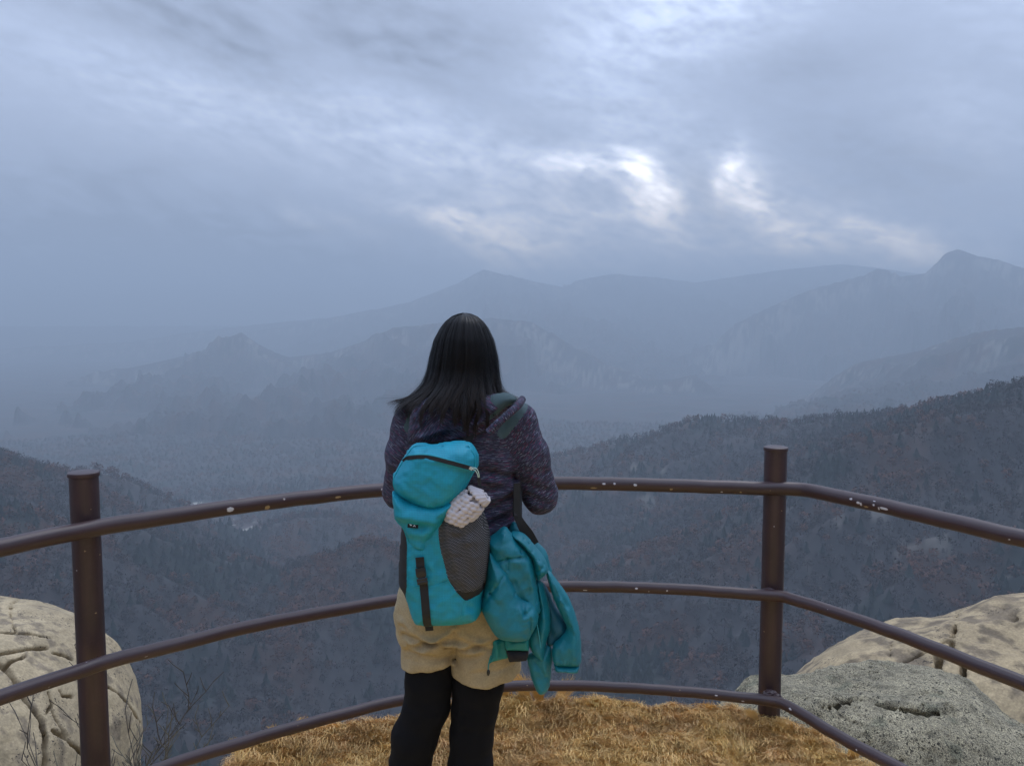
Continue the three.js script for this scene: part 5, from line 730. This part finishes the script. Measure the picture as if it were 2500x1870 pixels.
// ---------------------------------------------------------------- the knitted hat tucked behind the pocket net
{
  const a = at(1102, 1276, 1.985), b = at(1163, 1222, 1.985), ax = b.clone().sub(a), L = ax.length(); ax.normalize(); const side = V(-ax.y, ax.x, 0), caps = [], r = rng(5);
  const mid = a.clone().lerp(b, 0.5); mid.z = -2.03;
  const core = (s) => 0.0335 * Math.sqrt(Math.max(0.05, 1 - Math.pow(Math.abs(s * 2 - 0.9), 3.2) * 0.55));
  for (let j = -3; j <= 3; j++) for (let i = 0; i < 7; i++) {
    const s = (i + 0.3 + (j & 1 ? 0.45 : 0)) / 7 * 0.84, ang = j / 3 * 1.3, rad = core(s), o = (e, da) => { const t = clamp(s + e), R = core(t), p = a.clone().addScaledVector(ax, t * L * 1.12 - 0.006); p.addScaledVector(side, Math.sin(ang + da) * R * 1.05); p.z = -2.03 + Math.cos(ang + da) * R * 0.92; return p; };
    { const q = 0.85 + 0.35 * r(), e = (r() - 0.5) * 0.08; caps.push(cone(o(-0.006 + e * 0.2, 0.06 + e), o(0.026, -0.06 + e), 0.0064 * q, 0.0068 * q)); }
  }
  // gathered crown
  const c0 = a.clone().addScaledVector(ax, L * 1.02); for (let k = 0; k < 16; k++) { const an = k / 16 * 6.283, p = c0.clone().addScaledVector(side, Math.cos(an) * 0.03); p.z = -2.03 + Math.sin(an) * 0.028; const e = b.clone().addScaledVector(ax, 0.014 + 0.004 * r()).addScaledVector(side, Math.cos(an) * 0.017 - 0.012); e.z = -2.028 + Math.sin(an) * 0.018; caps.push(cone(p, e, 0.0058, 0.0048)); }
  const inner = cone(a.clone().setZ(-2.03), b.clone().addScaledVector(ax, -0.012).setZ(-2.03), 0.0245, 0.019);
  const boxes = caps.length;
  const f = (x, y, z) => { let d = inner(x, y, z); if (d > 0.05) return d - 0.02; for (let k = 0; k < boxes; k++) d = smin(d, caps[k](x, y, z), 0.001); return d + 0.0006 * n3(x * 300, y * 300, z * 300); };
  const g = sdfMesh(f, [mid.x - 0.085, mid.y - 0.085, -2.1], [mid.x + 0.085, mid.y + 0.085, -1.975], 0.0018, (x, y) => [x / 0.05, y / 0.05]);
  const hairs = [], hi = [], hr = rng(8); { const p = g.attributes.position, n = g.attributes.normal; for (let k = 0; k < 7000; k++) { const i = Math.floor(hr() * p.count), x = p.getX(i), y = p.getY(i), z = p.getZ(i), l = 0.003 + 0.006 * hr(), o = hairs.length / 3; hairs.push(x, y, z, x + 0.0004, y + 0.0003, z, x + n.getX(i) * l + (hr() - 0.5) * 0.005, y + n.getY(i) * l + (hr() - 0.5) * 0.005, z + n.getZ(i) * l); hi.push(o, o + 1, o + 2); } }
  const H = thing('knitted_hat', 'chunky pale grey knitted hat tucked into the mesh pocket of the backpack', 'hat'), wm = new THREE.MeshPhysicalMaterial({ name: 'pale grey wool', color: lin(0.52, 0.475, 0.485), roughness: 1, sheen: 0.3, sheenColor: lin(0.5, 0.5, 0.5), side: THREE.DoubleSide });
  part('knit', g, wm, H); const fz = part('fuzz', geom(hairs, hi), wm, H); fz.userData = { kind: 'stuff' };
}
// ---------------------------------------------------------------- the teal jacket knotted onto the hip strap
{
  const T = thing('jacket', 'puffy teal jacket tied round the side strap of the backpack, sleeves hanging', 'jacket');
  const tx = (() => { const N = tileNoise(95, 8, 5), M = tileNoise(96, 60, 2); return pixelTexture(512, 512, (u, v, c) => { const k = 0.95 + 0.1 * (N(u, v) - 0.5) + 0.06 * (M(u, v) - 0.5); c[0] = 0.0; c[1] = 0.45 * k; c[2] = 0.505 * k; }, { srgb: true }); })();
  const shell = new THREE.MeshPhysicalMaterial({ name: 'teal softshell', map: tx, roughness: 0.55, bumpMap: rockBump, bumpScale: 0.0006 });
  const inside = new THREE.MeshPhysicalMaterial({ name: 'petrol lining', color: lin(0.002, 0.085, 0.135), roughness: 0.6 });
  const mint = new THREE.MeshPhysicalMaterial({ name: 'sea green lining', color: lin(0.004, 0.19, 0.19), roughness: 0.6 });
  const band = new THREE.MeshStandardMaterial({ name: 'black elastic', color: lin(0.012, 0.011, 0.014), roughness: 0.9 });
  const lobe = (name, out, z, h, R, mat, creases = [], opt = {}) => { const zr = typeof z === 'number' ? z : opt.ref, w = marks(creases, zr, 0.0011), o = flat(out, zr), sm = opt.sharp ? o : smoothClosed(o, 4), zf = typeof z === 'number' ? -z : (x, y) => -z(x, y); const f = pad(sm, { z: zf, h, R, wrinkle: (x, y) => folded(w, x, y) + 0.002 * n2(x * 20 + h * 90, y * 20) + 0.0035 * (0.4 - Math.abs(n2(x * 13 - y * 9 + h * 50, y * 7 + x * 8))) + 0.0012 * (0.4 - Math.abs(n2(x * 38, y * 26 + h * 70))) }), b = f.box, m = 0.02; return part(name, sdfMesh(f, [b[0] - m, b[2] - m, -zr - h * 1.6 - 0.05], [b[1] + m, b[3] + m, -zr + h * 1.6 + 0.05], opt.cell || 0.0035, (x, y) => [x / 0.2, y / 0.2]), mat, T); };
  // back strip against the strap
  lobe('collar', [[1253, 1274], [1267, 1282], [1302, 1316], [1332, 1344], [1342, 1377], [1347, 1398], [1330, 1400], [1300, 1370], [1262, 1320], [1244, 1296]], 2.19, 0.022, 0.02, shell, [[[1262, 1285], [1330, 1360], 6, 4], [[1305, 1325], [1322, 1345], 4, -5]]);
  // dark inside of the jacket between the hanging sleeve and the front
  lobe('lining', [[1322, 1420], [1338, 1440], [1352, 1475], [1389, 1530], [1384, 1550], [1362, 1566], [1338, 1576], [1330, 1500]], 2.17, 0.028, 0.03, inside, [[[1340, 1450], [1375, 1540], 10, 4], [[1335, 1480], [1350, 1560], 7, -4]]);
  // hanging tail and the front edge with its zip
  lobe('hem', [[1289, 1600], [1310, 1590], [1343, 1573], [1344, 1652], [1340, 1679], [1330, 1692], [1316, 1694], [1303, 1670], [1293, 1635]], 2.165, 0.024, 0.025, shell, [[[1306, 1608], [1340, 1655], 4, -5], [[1325, 1600], [1332, 1640], 8, 5], [[1300, 1630], [1318, 1685], 9, 5]]);
  lobe('front_panel', [[1309, 1416], [1323, 1421], [1333, 1450], [1340, 1478], [1344, 1512], [1342, 1538], [1333, 1570], [1325, 1613], [1312, 1604], [1298, 1590], [1290, 1556], [1306, 1518], [1313, 1480], [1306, 1440]], 2.145, 0.03, 0.028, shell, [[[1314, 1425], [1325, 1500], 6, 5], [[1322, 1425], [1336, 1490], 4, -5], [[1330, 1500], [1320, 1580], 8, 5], [[1312, 1524], [1318, 1580], 6, -4], [[1310, 1430], [1318, 1480], 3, -4]]);
  lobe('hem', [[1200, 1546], [1215, 1556], [1234, 1558], [1241, 1604], [1222, 1610], [1199, 1617], [1191, 1625], [1198, 1604], [1203, 1580]], 2.15, 0.016, 0.014, mint, [[[1212, 1555], [1214, 1610], 5, 5], [[1225, 1560], [1228, 1605], 5, -4]]);
  lobe('cuff', [[1233, 1552], [1262, 1556], [1292, 1554], [1291, 1588], [1262, 1587], [1234, 1586]], 2.128, 0.02, 0.014, mint, [[[1234, 1584], [1290, 1585], 3, -3]], { sharp: true });
  lobe('cuff_band', [[1234, 1583], [1262, 1585], [1291, 1586], [1287, 1611], [1262, 1614], [1243, 1615]], 2.13, 0.021, 0.014, band, [], { sharp: true });
  // upper body of the jacket over the strap
  lobe('back_panel', [[1190, 1318], [1212, 1300], [1232, 1286], [1254, 1310], [1270, 1328], [1294, 1356], [1303, 1380], [1308, 1415], [1314, 1455], [1318, 1496], [1304, 1492], [1270, 1470], [1230, 1440], [1200, 1380], [1193, 1345]], 2.12, 0.05, 0.04, shell, [[[1216, 1362], [1240, 1353], 3.5, -7], [[1240, 1353], [1268, 1352], 3.5, -7], [[1268, 1352], [1296, 1358], 3.5, -7], [[1239, 1358], [1240, 1380], 2.5, -4], [[1262, 1330], [1290, 1350], 9, 4], [[1290, 1362], [1300, 1420], 7, 6], [[1300, 1400], [1312, 1490], 6, 6], [[1268, 1380], [1290, 1450], 12, -6], [[1255, 1410], [1278, 1460], 8, -7], [[1200, 1330], [1250, 1330], 14, 4], [[1215, 1322], [1260, 1310], 5, -2.5]]);
  lobe('hood', [[1246, 1302], [1262, 1298], [1282, 1306], [1305, 1332], [1328, 1361], [1336, 1378], [1338, 1392], [1326, 1406], [1313, 1415], [1304, 1400], [1297, 1362], [1272, 1330]], 2.135, 0.05, 0.032, shell, [[[1284, 1343], [1312, 1331], 3.5, -6], [[1300, 1395], [1336, 1366], 4, -6], [[1305, 1408], [1340, 1385], 4, -6], [[1258, 1305], [1300, 1340], 9, 5], [[1300, 1362], [1326, 1370], 8, 5], [[1312, 1380], [1332, 1384], 5, 4]]);
  // the full sleeve that bulges forward
  lobe('sleeve', [[1196, 1344], [1210, 1358], [1238, 1386], [1250, 1408], [1260, 1430], [1275, 1455], [1297, 1464], [1311, 1484], [1314, 1512], [1300, 1543], [1292, 1556], [1272, 1561], [1240, 1560], [1215, 1553], [1192, 1522], [1174, 1478], [1180, 1445], [1186, 1415]], 2.1, 0.062, 0.05, shell, [[[1230, 1395], [1198, 1440], 3, -6], [[1198, 1440], [1176, 1472], 3, -6], [[1190, 1428], [1200, 1440], 5, -5], [[1200, 1442], [1218, 1460], 6, -4], [[1276, 1458], [1280, 1486], 4, -9], [[1280, 1486], [1300, 1476], 5, -6], [[1294, 1495], [1296, 1535], 2.5, -7], [[1290, 1500], [1278, 1502], 4, -4], [[1290, 1510], [1276, 1512], 4, -3], [[1268, 1470], [1274, 1485], 5, 5], [[1228, 1385], [1262, 1450], 9, 5], [[1296, 1545], [1310, 1490], 5, 4], [[1210, 1490], [1250, 1540], 18, 4], [[1255, 1480], [1285, 1530], 10, -4]]);
  // the knot and the other sleeve hanging beside it
  lobe('sleeve', [[1334, 1392], [1343, 1396], [1356, 1412], [1382, 1448], [1394, 1472], [1405, 1502], [1416, 1546], [1418, 1586], [1415, 1622], [1380, 1624], [1354, 1621], [1351, 1575], [1366, 1560], [1384, 1535], [1372, 1505], [1354, 1466], [1342, 1430]], 2.14, 0.036, 0.03, shell, [[[1338, 1398], [1362, 1450], 3.5, -8], [[1345, 1402], [1385, 1475], 4, -7], [[1352, 1420], [1400, 1530], 7, 5], [[1341, 1400], [1350, 1440], 3, 5], [[1372, 1470], [1398, 1540], 5, -5], [[1380, 1530], [1372, 1600], 10, -6], [[1400, 1540], [1404, 1610], 9, 5], [[1388, 1580], [1386, 1620], 5, -4], [[1362, 1580], [1362, 1620], 5, -4], [[1400, 1600], [1402, 1622], 3, -4], [[1372, 1604], [1373, 1622], 3, -4]]);
  lobe('cuff', [[1353, 1620], [1383, 1622], [1415, 1619], [1412, 1638], [1396, 1640], [1376, 1637], [1355, 1637]], 2.14, 0.03, 0.012, shell, [[[1365, 1620], [1365, 1638], 2.5, -3], [[1380, 1620], [1380, 1638], 2.5, -3], [[1396, 1620], [1396, 1638], 2.5, -3]], { sharp: true });
  // zip teeth along the front edge, and the cord with its toggle
  part('zip', tubeGeo([at(1311, 1524, 2.112), at(1316, 1550, 2.113), at(1320, 1580, 2.117), at(1325, 1612, 2.135)], 0.0016, 40, 5), new THREE.MeshStandardMaterial({ name: 'zip teeth', color: lin(0.03, 0.3, 0.38), roughness: 0.5 }), T);
  part('cord', tubeGeo([at(1199, 1600, 2.13), at(1195, 1612, 2.125), at(1192, 1628, 2.125), at(1192, 1636, 2.125)], 0.0017, 20, 6), mint, T);
  { const g = new THREE.SphereGeometry(1, 12, 10), p = at(1192, 1642, 2.125); g.scale(0.0048, 0.0095, 0.0048); g.translate(p.x, p.y, p.z); part('toggle', g, blackPlastic, T); }
}
renderer.render(scene, camera);
